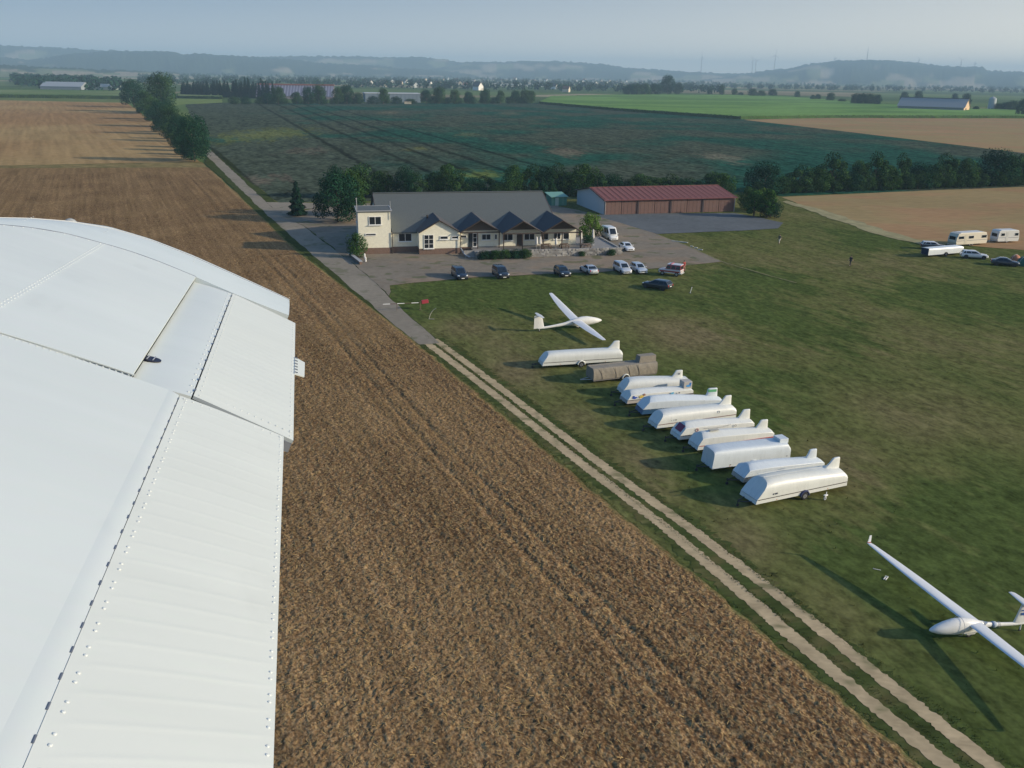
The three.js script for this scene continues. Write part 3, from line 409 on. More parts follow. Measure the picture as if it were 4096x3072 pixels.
// hedge behind the clubhouse
for (let i = 0; i < 30; i++) { const x = 715 + i * 30 + 12 * hash2(i, 61); if (x > 1580) break; const low = Math.abs(x - 1035) < 45 ? 0.62 : x > 1290 ? 0.72 : 1; tree(['hedge', 'hedge_d', 'hedge_b', 'hedge_c', 'hedge_d'][i % 5], x, 425 + 4 * hash2(i, 7) - 0.004 * (x - 700), 56 + 14 * hash2(i, 62), (54 + 22 * hash2(i, 63)) * low, ORD[i] + ' dark bush from the left in the long hedge behind the clubhouse', 'bushes of the hedge behind the clubhouse and the hangar', 'bush', 'bush'); }
// trees round the buildings
tree('spruce', 643, 466, 46, 75, 'single dark spruce beside the farm road, left of the clubhouse', null, 'spruce_tree');
tree('oak', 730, 480, 116, 112, 'large broad dark tree standing left of the clubhouse tower');
tree('lime', 762, 466, 84, 104, 'lighter green tree between the large dark tree and the clubhouse roof');
tree('hedge_c', 771, 556, 54, 54, 'green bush in front of the corner of the clubhouse tower', null, 'bush', 'bush');
tree('light', 1275, 517, 62, 60, 'bright green tree beside the terrace and the white van');
[[1612, 452, 50, 50], [1645, 458, 52, 54], [1664, 470, 48, 44]].forEach(([x, y, w, h], i) => tree(['hedge_c', 'light', 'hedge'][i], x, y, w, h, ['light green bush tree touching the right end of the hangar', 'brownish green bush behind the trees at the end of the hangar', 'dark bush between the two light trees at the end of the hangar'][i], null, 'bush', 'bush'));
tree('poplar', 1628, 468, 42, 60, 'slim green tree standing close to the right end of the hangar');
tree('poplar', 1656, 471, 42, 66, 'slim light green tree at the outer corner of the asphalt apron');
// ---------------------------------------------------------------- the far town, halls, barns and wind turbines
const wallWhite = std(0.82, 0.80, 0.74, 0.9), wallCream = std(0.62, 0.54, 0.40, 0.9), roofRed = std(0.26, 0.10, 0.065, 0.9), roofDark = std(0.075, 0.07, 0.07, 0.9), roofBrown = std(0.15, 0.085, 0.06, 0.9), paneDark = std(0.03, 0.04, 0.05, 0.15);
function gabled(o, w, d, eave, ridgeH, wallM, roofM, over = 0.4) { // ridge along z, gable ends at +-d/2
  const x = w / 2, z = d / 2;
  part(o, 'wall', faces([[V(-x, 0, z), V(x, 0, z), V(x, eave, z), V(0, ridgeH, z), V(-x, eave, z)], [V(x, 0, -z), V(-x, 0, -z), V(-x, eave, -z), V(0, ridgeH, -z), V(x, eave, -z)], [V(x, 0, z), V(x, 0, -z), V(x, eave, -z), V(x, eave, z)], [V(-x, 0, -z), V(-x, 0, z), V(-x, eave, z), V(-x, eave, -z)]]), wallM);
  const s = (ridgeH - eave) / x, e = 0.18, xo = x + over, zo = z + over, yo = eave - s * over;
  part(o, 'roof', faces([[V(0, ridgeH + e, zo), V(xo, yo + e, zo), V(xo, yo + e, -zo), V(0, ridgeH + e, -zo)], [V(-xo, yo + e, zo), V(0, ridgeH + e, zo), V(0, ridgeH + e, -zo), V(-xo, yo + e, -zo)], [V(0, ridgeH + e, zo), V(-xo, yo + e, zo), V(-xo, yo + 0.02, zo), V(0, ridgeH + 0.02, zo)], [V(xo, yo + e, zo), V(0, ridgeH + e, zo), V(0, ridgeH + 0.02, zo), V(xo, yo + 0.02, zo)], [V(xo, yo + e, zo), V(xo, yo + 0.02, zo), V(xo, yo + 0.02, -zo), V(xo, yo + e, -zo)], [V(-xo, yo + e, -zo), V(-xo, yo + 0.02, -zo), V(-xo, yo + 0.02, zo), V(-xo, yo + e, zo)], [V(0, ridgeH + e, -zo), V(xo, yo + e, -zo), V(xo, yo + 0.02, -zo), V(0, ridgeH + 0.02, -zo)], [V(-xo, yo + e, -zo), V(0, ridgeH + e, -zo), V(0, ridgeH + 0.02, -zo), V(-xo, yo + 0.02, -zo)]]), roofM);
}
{
  const Z8 = Zm(1650, 270, 2.212), spots = [[75, 145], [150, 148], [228, 103], [318, 98], [472, 103], [470, 165], [580, 192], [618, 112], [905, 103], [980, 100], [1070, 120], [345, 128], [420, 145], [230, 150], [715, 110], [1520, 100], [1495, 128], [1560, 125], [1620, 140], [1670, 95], [1715, 140], [1805, 125], [1845, 135], [1890, 98], [1970, 118], [2025, 103], [30, 170], [110, 112], [540, 118], [790, 115], [1180, 112], [1255, 182], [1360, 208], [1450, 105], [275, 110], [390, 112], [-60, 130], [-110, 150], [-180, 135], [-230, 165], [-300, 140], [1600, 100], [1740, 105], [-370, 150], [-430, 135]];
  const protos = {};
  spots.forEach(([zx, zy], i) => {
    const [x, y] = Z8(zx, zy + 9), foot = G(x, Math.max(y, HZ + (x - CX) * 0.0157 + 14)), v = i % 5, big = [0, 6, 8, 15].includes(i) ? 1.3 : 1, mats = [[wallWhite, roofRed], [wallWhite, roofDark], [wallCream, roofBrown], [wallWhite, roofBrown], [wallCream, roofRed]][v];
    let o; if (!protos[v]) { o = protos[v] = new THREE.Group(); gabled(o, 9, 12, 5.2, 10.5, ...mats); } else o = protos[v].clone();
    o.name = numbered('town_house'); o.userData = {}; o.position.copy(foot); const s = big * (0.9 + 0.25 * hash2(i, 4)); o.scale.setScalar(s); o.rotation.y = 0.15 + 1.2 * hash2(i, 6); scene.add(o);
    tag(o, ['small white gabled house with a red roof in the far town', 'small white gabled house with a dark roof in the far town', 'small cream gabled house with a brown roof in the far town', 'small white gabled house with a brown roof in the far town', 'small cream gabled house with a red roof in the far town'][v], 'house', 'houses of the far town with ' + ['white walls and red roofs', 'white walls and dark roofs', 'cream walls and brown roofs', 'white walls and brown roofs', 'cream walls and red roofs'][v]);
  });
  // long pale hall and cream block in the town
  const [lx, ly] = Z8(968, 168), f1 = G(lx, ly), h1 = thing('town_hall_building', 'long low white hall lying among the far town houses', 'building', f1, 0); part(h1, 'wall', box(160, 6, 30, 0, 3, 0), wallWhite); part(h1, 'roof', box(162, 0.8, 32, 0, 6.4, 0), std(0.5, 0.5, 0.5)); for (let k = 0; k < 7; k++) part(h1, 'window', box(14, 1.6, 0.1, -66 + k * 22, 3.2, 15.05), paneDark);
  const [cx, cy] = Z8(2150, 140), h2 = thing('town_block', 'larger cream block in the far town beside the tree clump', 'building', G(cx, cy), 0.5); gabled(h2, 16, 26, 9, 14, wallCream, roofBrown); h2.rotation.y = 1.2;
  // wooded gardens of the town
  const n = 1300, r = rng(77), g = crownGeo(301, { n: 46, leaf: 0.16, blobs: 6, spread: 0.48, base: 0.0, tone: DK, tone2: DK2 }), im = new THREE.InstancedMesh(g, leafMat, n), q = new THREE.Object3D();
  for (let i = 0; i < n; i++) { const x = 300 + 1260 * r(), y = HZ + (x - CX) * 0.0157 + 10 + 26 * Math.pow(r(), 1.3), p = G(x, y); q.position.copy(p); q.rotation.y = r() * 6.28; const s = 8 + 9 * r(); q.scale.set(s * 1.2, s, s * 1.2); q.updateMatrix(); im.setMatrixAt(i, q.matrix); }
  im.name = 'town_wood'; im.userData.kind = 'stuff'; im.castShadow = true; scene.add(tag(im, 'dark bluish treetops scattered between the houses of the far town', 'woodland'));
  // wooded village on the far left and scattered copses on the right
  const patch = (name, label, count, fn, seed) => { const m = new THREE.InstancedMesh(g, leafMat, count), rr = rng(seed); for (let i = 0; i < count; i++) { const [x, y, s] = fn(rr); q.position.copy(G(x, y)); q.rotation.y = rr() * 6.28; q.scale.set(s * 1.2, s, s * 1.2); q.updateMatrix(); m.setMatrixAt(i, q.matrix); } m.name = name; m.userData.kind = 'stuff'; m.castShadow = true; scene.add(tag(m, label, 'woodland')); };
  patch('village_wood', 'dark wooded belt round the farm sheds on the far left', 420, (rr) => { const x = 28 + 235 * rr(); return [x, 170 + 0.05 * x + 14 * rr() * rr() + (rr() < 0.3 ? 6 : 0), 9 + 9 * rr()]; }, 5);
  patch('valley_wood', 'hazy belt of trees at the foot of the hill on the right', 520, (rr) => { const x = 1560 + 680 * rr(); return [x, HZ + (x - CX) * 0.0157 + 9 + 16 * rr(), 8 + 7 * rr()]; }, 6);
  // sheds of the far-left farm
  const Z7 = Zm(0, 150, 3.95), shed = (zx, zy, w, d, e, rdg, wm, rm, turn, label) => { const o = thing('farm_shed', label, 'shed', G(...Z7(zx, zy)), turn); gabled(o, w, d, e, rdg, wm, rm); };
  shed(780, 800, 16, 26, 4, 8, wallCream, roofBrown, 0.3, 'cream gabled farm building among the far left wood');
  shed(885, 770, 10, 34, 5, 7, wallWhite, std(0.8, 0.8, 0.78), 1.3, 'white roofed farm shed catching the sun in the far left wood');
  shed(1040, 830, 26, 60, 5, 11, std(0.25, 0.28, 0.3), std(0.28, 0.31, 0.34), 1.5, 'large grey farm shed beside the white roofed one');
  shed(1480, 820, 20, 76, 4, 8, std(0.2, 0.24, 0.22), std(0.26, 0.30, 0.30), 1.55, 'long grey green farm shed right of the large grey one');
  shed(1905, 810, 9, 12, 5, 9, wallCream, roofRed, 0.4, 'small cream house just left of the tall roadside trees');
  // big striped hall and the flat industrial hall behind the far tree row
  {
    const a = G(553, 213), b = G(720, 215), L = a.distanceTo(b), o = thing('striped_hall', 'very large hall with a reddish ridge and a pale roof stripes behind the far trees', 'hall', a.clone().lerp(b, 0.5), Math.atan2(-(b.z - a.z), b.x - a.x));
    part(o, 'wall', faces([[V(-L / 2, 0, 0), V(L / 2, 0, 0), V(L / 2, 3, 0), V(-L / 2, 3, 0)], [V(-L / 2, 0, -46), V(-L / 2, 0, 0), V(-L / 2, 3, 0), V(-L / 2, 15.5, -23), V(-L / 2, 3, -46)], [V(L / 2, 0, 0), V(L / 2, 0, -46), V(L / 2, 3, -46), V(L / 2, 15.5, -23), V(L / 2, 3, 0)]]), std(0.2, 0.18, 0.2));
    part(o, 'roof', faces([[V(-L / 2, 3, 0.6), V(L / 2, 3, 0.6), V(L / 2, 16, -23), V(-L / 2, 16, -23)], [V(L / 2, 3, -46.6), V(-L / 2, 3, -46.6), V(-L / 2, 16, -23), V(L / 2, 16, -23)]]), std(0.11, 0.11, 0.16, 0.6));
    part(o, 'ridge_cap', box(L + 1, 1.6, 6, 0, 15.6, -23), std(0.20, 0.09, 0.08));
    const sl = Math.atan2(13, 23.6), strip = box(1.1, 0.25, 24); for (let k = 0; k < 26; k++) { const s = part(o, 'roof_strip', strip, std(0.24, 0.25, 0.32, 0.6)); s.position.set(-L / 2 + 2 + k * (L - 4) / 25, 9.0, -10.4); s.rotation.x = sl; }
    const c = G(789, 221), d = G(909, 222), K = c.distanceTo(d), p = thing('industrial_hall', 'long flat grey blue hall behind the right half of the far tree row', 'hall', c.clone().lerp(d, 0.5), Math.atan2(-(d.z - c.z), d.x - c.x));
    part(p, 'wall', box(K, 9, 30, 0, 4.5, -15), std(0.15, 0.19, 0.24)); part(p, 'roof', box(K + 1, 0.7, 31, 0, 9.4, -15), std(0.42, 0.46, 0.5)); for (let k = 0; k < 14; k++) part(p, 'wall_panel', box(K / 14 - 0.6, 8, 0.3, -K / 2 + (k + 0.5) * K / 14, 4.4, 0.16), std(0.17, 0.22, 0.27));
    const e = thing('roadside_hut', 'tiny white hut at the foot of the far tree row', 'hut', G(881, 224.5), 0.2); part(e, 'wall', box(7, 2.6, 4, 0, 1.3, 0), wallCream); part(e, 'roof', box(7.6, 0.3, 4.6, 0, 2.76, 0, 0.06), roofDark);
  }
  // far barn on the right
  {
    const a = G(...Z4(1205, 590)), b = G(...Z4(1700, 602)), dir = b.clone().sub(a).setY(0).normalize(), L = a.distanceTo(b), W = 26, o = thing('far_barn', 'long barn with a grey roof and a sunlit cream gable beyond the maize', 'barn', a.clone().lerp(b, 0.5), Math.atan2(-dir.z, dir.x) - 0.35);
    const x = L / 2 + 3;
    part(o, 'wall', faces([[V(-x, 0, 0), V(x, 0, 0), V(x, 5, 0), V(-x, 5, 0)], [V(x, 0, 0), V(x, 0, -W), V(x, 5, -W), V(x, 13, -W / 2), V(x, 5, 0)], [V(-x, 0, -W), V(-x, 0, 0), V(-x, 5, 0), V(-x, 13, -W / 2), V(-x, 5, -W)], [V(x, 0, -W), V(-x, 0, -W), V(-x, 5, -W), V(x, 5, -W)]]), std(0.62, 0.44, 0.27));
    const rf = part(o, 'roof', faces([[V(-x - 1, 4.6, 1.2), V(x + 1, 4.6, 1.2), V(x + 1, 13.4, -W / 2), V(-x - 1, 13.4, -W / 2)], [V(x + 1, 4.6, -W - 1.2), V(-x - 1, 4.6, -W - 1.2), V(-x - 1, 13.4, -W / 2), V(x + 1, 13.4, -W / 2)]]), std(0.30, 0.30, 0.29, 0.8)); part(rf, 'ridge_cap', box(2 * x + 2, 0.5, 1.2, 0, 13.5, -W / 2), std(0.1, 0.1, 0.12));
    part(o, 'front_boarding', box(2 * x - 1, 4.4, 0.3, 0, 2.4, 0.2), std(0.25, 0.26, 0.26)); part(o, 'gate', box(0.3, 4, 5, x + 0.1, 2, -W * 0.35), std(0.2, 0.12, 0.08));
    const s = thing('grain_silo', 'tall pale silo right of the far barn', 'silo', G(...Z4(1945, 590)), 0); part(s, 'tower', cyl(4, 4, 13, 14, 0, 6.5, 0), std(0.4, 0.45, 0.45)); part(s, 'cap', cyl(0.4, 4.1, 2.2, 14, 0, 14.1, 0), std(0.3, 0.33, 0.35));
  }
  // wind turbines and mast on the horizon
  const tm = std(0.30, 0.32, 0.36, 0.8), bladeG = (L) => { const g = new THREE.CylinderGeometry(0.4, 1.9, L, 6, 1); g.scale(1, 1, 0.35); g.translate(0, L / 2, 0); return g; };
  const turbine = (x, yTop, yFoot, dist, spin, label) => { const hub = far(x, yTop, dist), foot = far(x, yFoot, dist), o = thing('wind_turbine', label, 'wind turbine', V(foot.x, foot.y - 12, foot.z), 0), H = hub.y - foot.y + 12, L = Math.min(58, H * 0.5); o.lookAt(0, o.position.y, 0); part(o, 'tower', cyl(2.8, 4.8, H, 10, 0, H / 2, 0), tm); part(o, 'nacelle', rbox(4, 4, 11, 1, 0, H + 1, 0), tm); const hb = part(o, 'hub', new THREE.SphereGeometry(2.4, 8, 6), tm); hb.position.set(0, H + 1, 7); for (let k = 0; k < 3; k++) { const b = part(hb, 'blade', bladeG(L), tm); b.rotation.z = spin + k * 2.094; } };
  [[1514, 124, 158, 9400, 0.1, 'wind turbine standing alone left of the other turbines'], [1624, 131, 160, 9500, 0.5, 'left one of a close pair of wind turbines on the ridge'], [1631, 131, 160, 9600, 0.9, 'right one of a close pair of wind turbines on the ridge'], [1672, 120, 152, 9200, 2.0, 'wind turbine at the left shoulder of the wooded hill'], [1803, 126, 135, 9300, 0.6, 'wind turbine peeking over the hill just left of the mast'], [1984, 128, 139, 9300, 0.7, 'wind turbine peeking over the hill right of the mast'], [2075, 130, 146, 9200, 0.9, 'wind turbine with a raised blade on the right of the hill'], [2105, 137, 147, 9600, 0.3, 'faintest wind turbine at the right end of the hill']].forEach((a) => turbine(...a));
  { const t = far(1872, 106, 8600), f = far(1872, 134, 8600), o = thing('radio_mast', 'dark thin radio mast on top of the wooded hill', 'mast', f.clone().setY(f.y - 10), 0), H = t.y - f.y + 10; part(o, 'mast', cyl(1.8, 3.4, H, 6, 0, H / 2, 0), std(0.12, 0.13, 0.15)); part(o, 'antenna', cyl(0.5, 0.5, 16, 6, 0, H + 8, 0), std(0.12, 0.13, 0.15)); part(o, 'platform', cyl(3.4, 3.4, 2, 8, 0, H * 0.7, 0), std(0.15, 0.15, 0.16)); }
}
// ---------------------------------------------------------------- clubhouse, hangar, shed
function loft(rings, crease = 0.6, caps = true) { // rings of Vector3 of equal length
  const n = rings[0].length, pos = [], idx = [];
  for (const r of rings) for (const p of r) pos.push(p.x, p.y, p.z);
  for (let i = 0; i < rings.length - 1; i++) for (let j = 0; j < n; j++) { const a = i * n + j, b = i * n + (j + 1) % n, c = a + n, d = b + n; idx.push(a, b, c, b, d, c); }
  if (caps) for (const [k, flip] of [[0, 1], [rings.length - 1, 0]]) { const m = pos.length / 3, ctr = rings[k].reduce((s, p) => s.add(p), V()).multiplyScalar(1 / n); pos.push(ctr.x, ctr.y, ctr.z); for (let j = 0; j < n; j++) { const a = k * n + j, b = k * n + (j + 1) % n; flip ? idx.push(m, b, a) : idx.push(m, a, b); } }
  let g = new THREE.BufferGeometry(); g.setAttribute('position', new THREE.Float32BufferAttribute(pos, 3)); g.setIndex(idx); g = toCreasedNormals(g, crease); g.setAttribute('uv', new THREE.BufferAttribute(new Float32Array(g.attributes.position.count * 2), 2)); return g;
}
function grainy(r, g, b, amp, scale, rough = 0.9, more = {}) { const map = tex(256, 256, (u, v) => { const k = 1 + amp * (fbm(u * 24 * scale, v * 24 * scale, 4) - 0.5) * 2 + amp * 0.5 * (hash2((u * 256) | 0, (v * 256) | 0) - 0.5); return [r * k, g * k, b * k]; }, false, true); return new THREE.MeshStandardMaterial({ map, roughness: rough, ...more }); }
function uvXY(g, s = 0.2) { const p = g.attributes.position, n = g.attributes.normal, uv = new Float32Array(p.count * 2); for (let i = 0; i < p.count; i++) { const a = Math.abs(n.getX(i)), b = Math.abs(n.getY(i)), c = Math.abs(n.getZ(i)); if (a > b && a > c) { uv[i * 2] = p.getZ(i) * s; uv[i * 2 + 1] = p.getY(i) * s; } else if (b > c) { uv[i * 2] = p.getX(i) * s; uv[i * 2 + 1] = p.getZ(i) * s; } else { uv[i * 2] = p.getX(i) * s; uv[i * 2 + 1] = p.getY(i) * s; } } g.setAttribute('uv', new THREE.BufferAttribute(uv, 2)); return g; }
const plaster = grainy(0.78, 0.75, 0.61, 0.09, 1), plinthM = grainy(0.17, 0.11, 0.085, 0.3, 2), slateM = grainy(0.088, 0.100, 0.098, 0.22, 2.2), gableRoofM = grainy(0.060, 0.058, 0.060, 0.2, 2), woodDark = std(0.055, 0.038, 0.03, 0.8), frameW = std(0.75, 0.75, 0.73, 0.5), glassM = new THREE.MeshPhysicalMaterial({ color: lin(0.018, 0.022, 0.028), roughness: 0.12, metalness: 0 }), greyM = std(0.35, 0.36, 0.37, 0.6), stoneM = grainy(0.27, 0.26, 0.24, 0.25, 3);
function win(parent, x, y, z, w, h, cols = 2, rows = 1, sill = true, name = 'window') {
  const t = 0.09, gs = [box(w, t, 0.1, 0, h / 2 - t / 2, 0), box(w, t, 0.1, 0, -h / 2 + t / 2, 0)]; for (let i = 0; i <= cols; i++) gs.push(box(t, h - 2 * t, 0.1, -w / 2 + t / 2 + i * (w - t) / cols, 0, 0)); for (let j = 1; j < rows; j++) gs.push(box(w - 2 * t, t * 0.7, 0.08, 0, h / 2 - j * h / rows, 0)); if (sill) gs.push(box(w + 0.25, 0.09, 0.24, 0, -h / 2 - 0.05, 0.06));
  const f = part(parent, name, merge(gs), frameW); f.position.set(x, y, z + 0.052); for (let i = 0; i < cols; i++) { const g = part(f, 'pane', box((w - t) / cols - t, h - 2 * t, 0.02, -w / 2 + t / 2 + (i + 0.5) * (w - t) / cols, 0, -0.02), glassM); } return f;
}
const CL_T = 12.5 * Math.PI / 180, CL_O = G(846, 548.3);
const club = thing('clubhouse', 'cream airfield clubhouse with square tower, four front gables and long grey roof', 'clubhouse', CL_O, CL_T);
{
  const o = club;
  // tower
  part(o, 'tower_plinth', uvXY(box(5.86, 1.15, 6.1, -2.88, 0.575, -3.05)), plinthM);
  part(o, 'tower_wall', uvXY(box(5.76, 6.4, 6.0, -2.88, 4.35, -3.05)), plaster);
  const tr = part(o, 'tower_roof', box(6.1, 0.22, 6.4, -2.88, 7.66, -3.05), slateM); part(tr, 'roof_edge', merge([box(6.24, 0.16, 0.12, -2.88, 7.74, 0.21), box(6.24, 0.16, 0.12, -2.88, 7.74, -6.31), box(0.12, 0.16, 6.4, -5.97, 7.74, -3.05), box(0.12, 0.16, 6.4, 0.21, 7.74, -3.05)]), greyM);
  win(o, -2.75, 6.0, -0.05, 2.2, 1.5, 2); win(o, -3.6, 3.55, -0.05, 1.9, 0.42, 1, 1, false);
  for (const y of [6.0, 3.0]) { const w = win(o, -5.76, y, -3.0, 1.3, 1.2, 2); w.position.set(-5.81, y, -3.0); w.rotation.y = -Math.PI / 2; }
  part(o, 'flagpole', merge([bar(V(-5.9, 0, -0.2), V(-5.9, 9.9, -0.2), 0.07), box(0.2, 0.2, 0.2, -5.9, 9.9, -0.2)]), greyM); part(o, 'flagpole', bar(V(-0.05, 6.2, 0.1), V(-0.05, 9.4, 0.1), 0.05), greyM);
  // main roof over the long rear range
  const lx0 = -2.1, lx1 = 31.4, zr = -14.5, hr = 9, ze = -0.6, he = 3.75, zb = -28.4;
  part(o, 'main_wall', uvXY(faces([[V(0.01, 0, -1), V(lx1 - 0.4, 0, -1), V(lx1 - 0.4, 3.7, -1), V(0.01, 3.7, -1)], [V(lx0 + 0.4, 0, -27.8), V(lx0 + 0.4, 0, -6.2), V(lx0 + 0.4, 5.6, -6.2), V(lx0 + 0.4, 8.8, zr), V(lx0 + 0.4, 3.7, -27.8)], [V(lx1 - 0.4, 0, -1), V(lx1 - 0.4, 0, -27.8), V(lx1 - 0.4, 3.7, -27.8), V(lx1 - 0.4, 8.8, zr), V(lx1 - 0.4, 3.7, -1)], [V(lx1 - 0.4, 0, -27.8), V(lx0 + 0.4, 0, -27.8), V(lx0 + 0.4, 3.7, -27.8), V(lx1 - 0.4, 3.7, -27.8)]])), plaster);
  part(o, 'main_plinth', uvXY(box(4.8, 1.1, 0.3, 2.5, 0.55, -0.9)), plinthM);
  const sl = (hr - he) / (ze - zr), at = (z) => he + (ze - z) * sl;
  const roofPts = [V(0.25, at(ze), ze), V(lx1, at(ze), ze), V(lx1, hr, zr), V(lx0, hr, zr), V(lx0, at(-6.6), -6.6), V(0.25, at(-6.6), -6.6)];
  const mr = part(o, 'main_roof', uvXY(faces([[roofPts[5], roofPts[0], roofPts[1], roofPts[2], roofPts[3], roofPts[4]], [V(lx1, he - 0.2, zb), V(lx0, he - 0.2, zb), V(lx0, hr, zr), V(lx1, hr, zr)], [V(lx1, hr, zr), V(lx1, at(ze), ze), V(lx1, at(ze) - 0.3, ze), V(lx1, hr - 0.3, zr)], [V(0.25, at(ze), ze), V(0.25, at(ze) - 0.25, ze), V(lx1, at(ze) - 0.25, ze), V(lx1, at(ze), ze)]])), slateM);
  part(mr, 'verge_board', merge([bar(V(lx0, hr - 0.1, zr), V(lx0, at(-6.6) - 0.1, -6.6), 0.14, 4), bar(V(lx1, hr - 0.1, zr), V(lx1, he - 0.1, ze), 0.14, 4)]), woodDark); part(mr, 'ridge_cap', box(lx1 - lx0, 0.14, 0.5, (lx0 + lx1) / 2, hr + 0.04, zr), slateM); part(mr, 'roof_vent', cyl(0.15, 0.15, 0.6, 8, 7.2, at(-5.2) + 0.3, -5.2), woodDark);
  win(o, 2.6, 2.75, -1, 2.4, 1.5, 2);
  part(o, 'downpipe', bar(V(0.18, 0, 0.12), V(0.18, 3.9, 0.12), 0.08), woodDark); part(o, 'downpipe', bar(V(12.3, 0, 1.95), V(12.3, 4.1, 1.95), 0.08), woodDark);
  // four gables; the first is flush, the others shelter a porch
  const cxs = [8.5, 15.85, 23.2, 30.55];
  cxs.forEach((c, i) => {
    const zw = i === 0 ? 1.65 : 0.7, zo = i === 0 ? 2.0 : i === 1 ? 2.5 : 4.6, hw = 3.68, eave = 4.15, apex = 6.1, plinth = i === 0 ? 1.1 : 1.05;
    part(o, 'gable_wall', uvXY(faces([[V(c - hw, plinth, zw), V(c + hw, plinth, zw), V(c + hw, eave, zw), V(c, apex - 0.1, zw), V(c - hw, eave, zw)], [V(c - hw, plinth, -1), V(c - hw, plinth, zw), V(c - hw, eave, zw), V(c - hw, eave, -1)], [V(c + hw, plinth, zw), V(c + hw, plinth, -1), V(c + hw, eave, -1), V(c + hw, eave, zw)]])), plaster);
    part(o, 'gable_plinth', uvXY(box(2 * hw, plinth, 3, c, plinth / 2, zw - 1.52)), plinthM);
    const zbk = ze - (apex + 0.18 - he) / sl - 0.3, hw2 = hw + 0.12, dy = 0.16, y0 = eave - 0.06;
    const zside = ze - (y0 + 0.2 - he) / sl - 0.2;
    const tri = (s) => { const a = V(c, apex + dy, zo), b = V(c + s * hw2, y0, zo), d = V(c + s * hw2, y0, zside), e = V(c, apex + dy, zbk), u = (p) => p.clone().setY(p.y - 0.14); const f = [[a, b, d, e], [u(a), u(e), u(d), u(b)], [a, u(a), u(b), b], [b, u(b), u(d), d]]; return s > 0 ? f : f.map((q) => q.slice().reverse()); };
    const gr = part(o, 'gable_roof', uvXY(faces([...tri(1), ...tri(-1)])), gableRoofM);
    part(gr, 'barge_board', merge([bar(V(c, apex + 0.02, zo + 0.05), V(c - hw2, y0 - 0.12, zo + 0.05), 0.11, 4), bar(V(c, apex + 0.02, zo + 0.05), V(c + hw2, y0 - 0.12, zo + 0.05), 0.11, 4)]), woodDark);
    if (i > 0) { part(o, 'porch_beam', box(2 * hw, 0.2, 0.2, c, eave - 0.25, zo - 0.3), woodDark); for (const x of i === 1 ? [c - 0.5, c + hw - 0.2] : [c - hw + 0.2, c, c + hw - 0.15]) part(o, 'porch_post', box(0.17, eave - 0.35, 0.17, x, (eave - 0.35) / 2, zo - 0.3), woodDark); part(o, 'gable_boarding', faces([[V(c - hw + 0.1, eave - 0.15, zw + 0.05), V(c + hw - 0.1, eave - 0.15, zw + 0.05), V(c, apex - 0.15, zw + 0.05)]]), std(0.15, 0.12, 0.10)); }
  });
  const z0 = 1.65, z1 = 0.7;
  win(o, 6.55, 2.35, z0, 1.75, 2.5, 2, 3, true, 'glazed_door'); win(o, 9.3, 3.0, z0, 1.5, 0.62, 1, 1); win(o, 11.3, 3.0, z0, 1.25, 0.55, 1, 1); win(o, 13.0, 3.0, z1, 1.2, 0.55, 1, 1);
  part(o, 'doorway', box(0.8, 2.5, 0.1, 14.3, 2.3, z1 + 0.03), paneDark); win(o, 15.1, 2.3, z1, 0.8, 2.5, 1, 3, true, 'glazed_door'); win(o, 17.2, 2.8, z1, 1.7, 1.1, 2); win(o, 19.0, 2.8, z1, 0.5, 1.0, 1);
  win(o, 21.2, 2.7, z1, 2.0, 1.3, 2); part(o, 'door', box(1.1, 2.3, 0.1, 23.5, 2.2, z1 + 0.04), woodDark); win(o, 25.3, 2.7, z1, 2.0, 1.3, 2); win(o, 28.3, 2.7, z1, 1.3, 1.3, 1); win(o, 30.6, 2.7, z1, 1.4, 1.3, 2); win(o, 32.3, 2.7, z1, 1.2, 1.3, 1);
}
const local = (o, x, y, z) => V(x, y, z).applyAxisAngle(V(0, 1, 0), o.rotation.y).add(o.position);
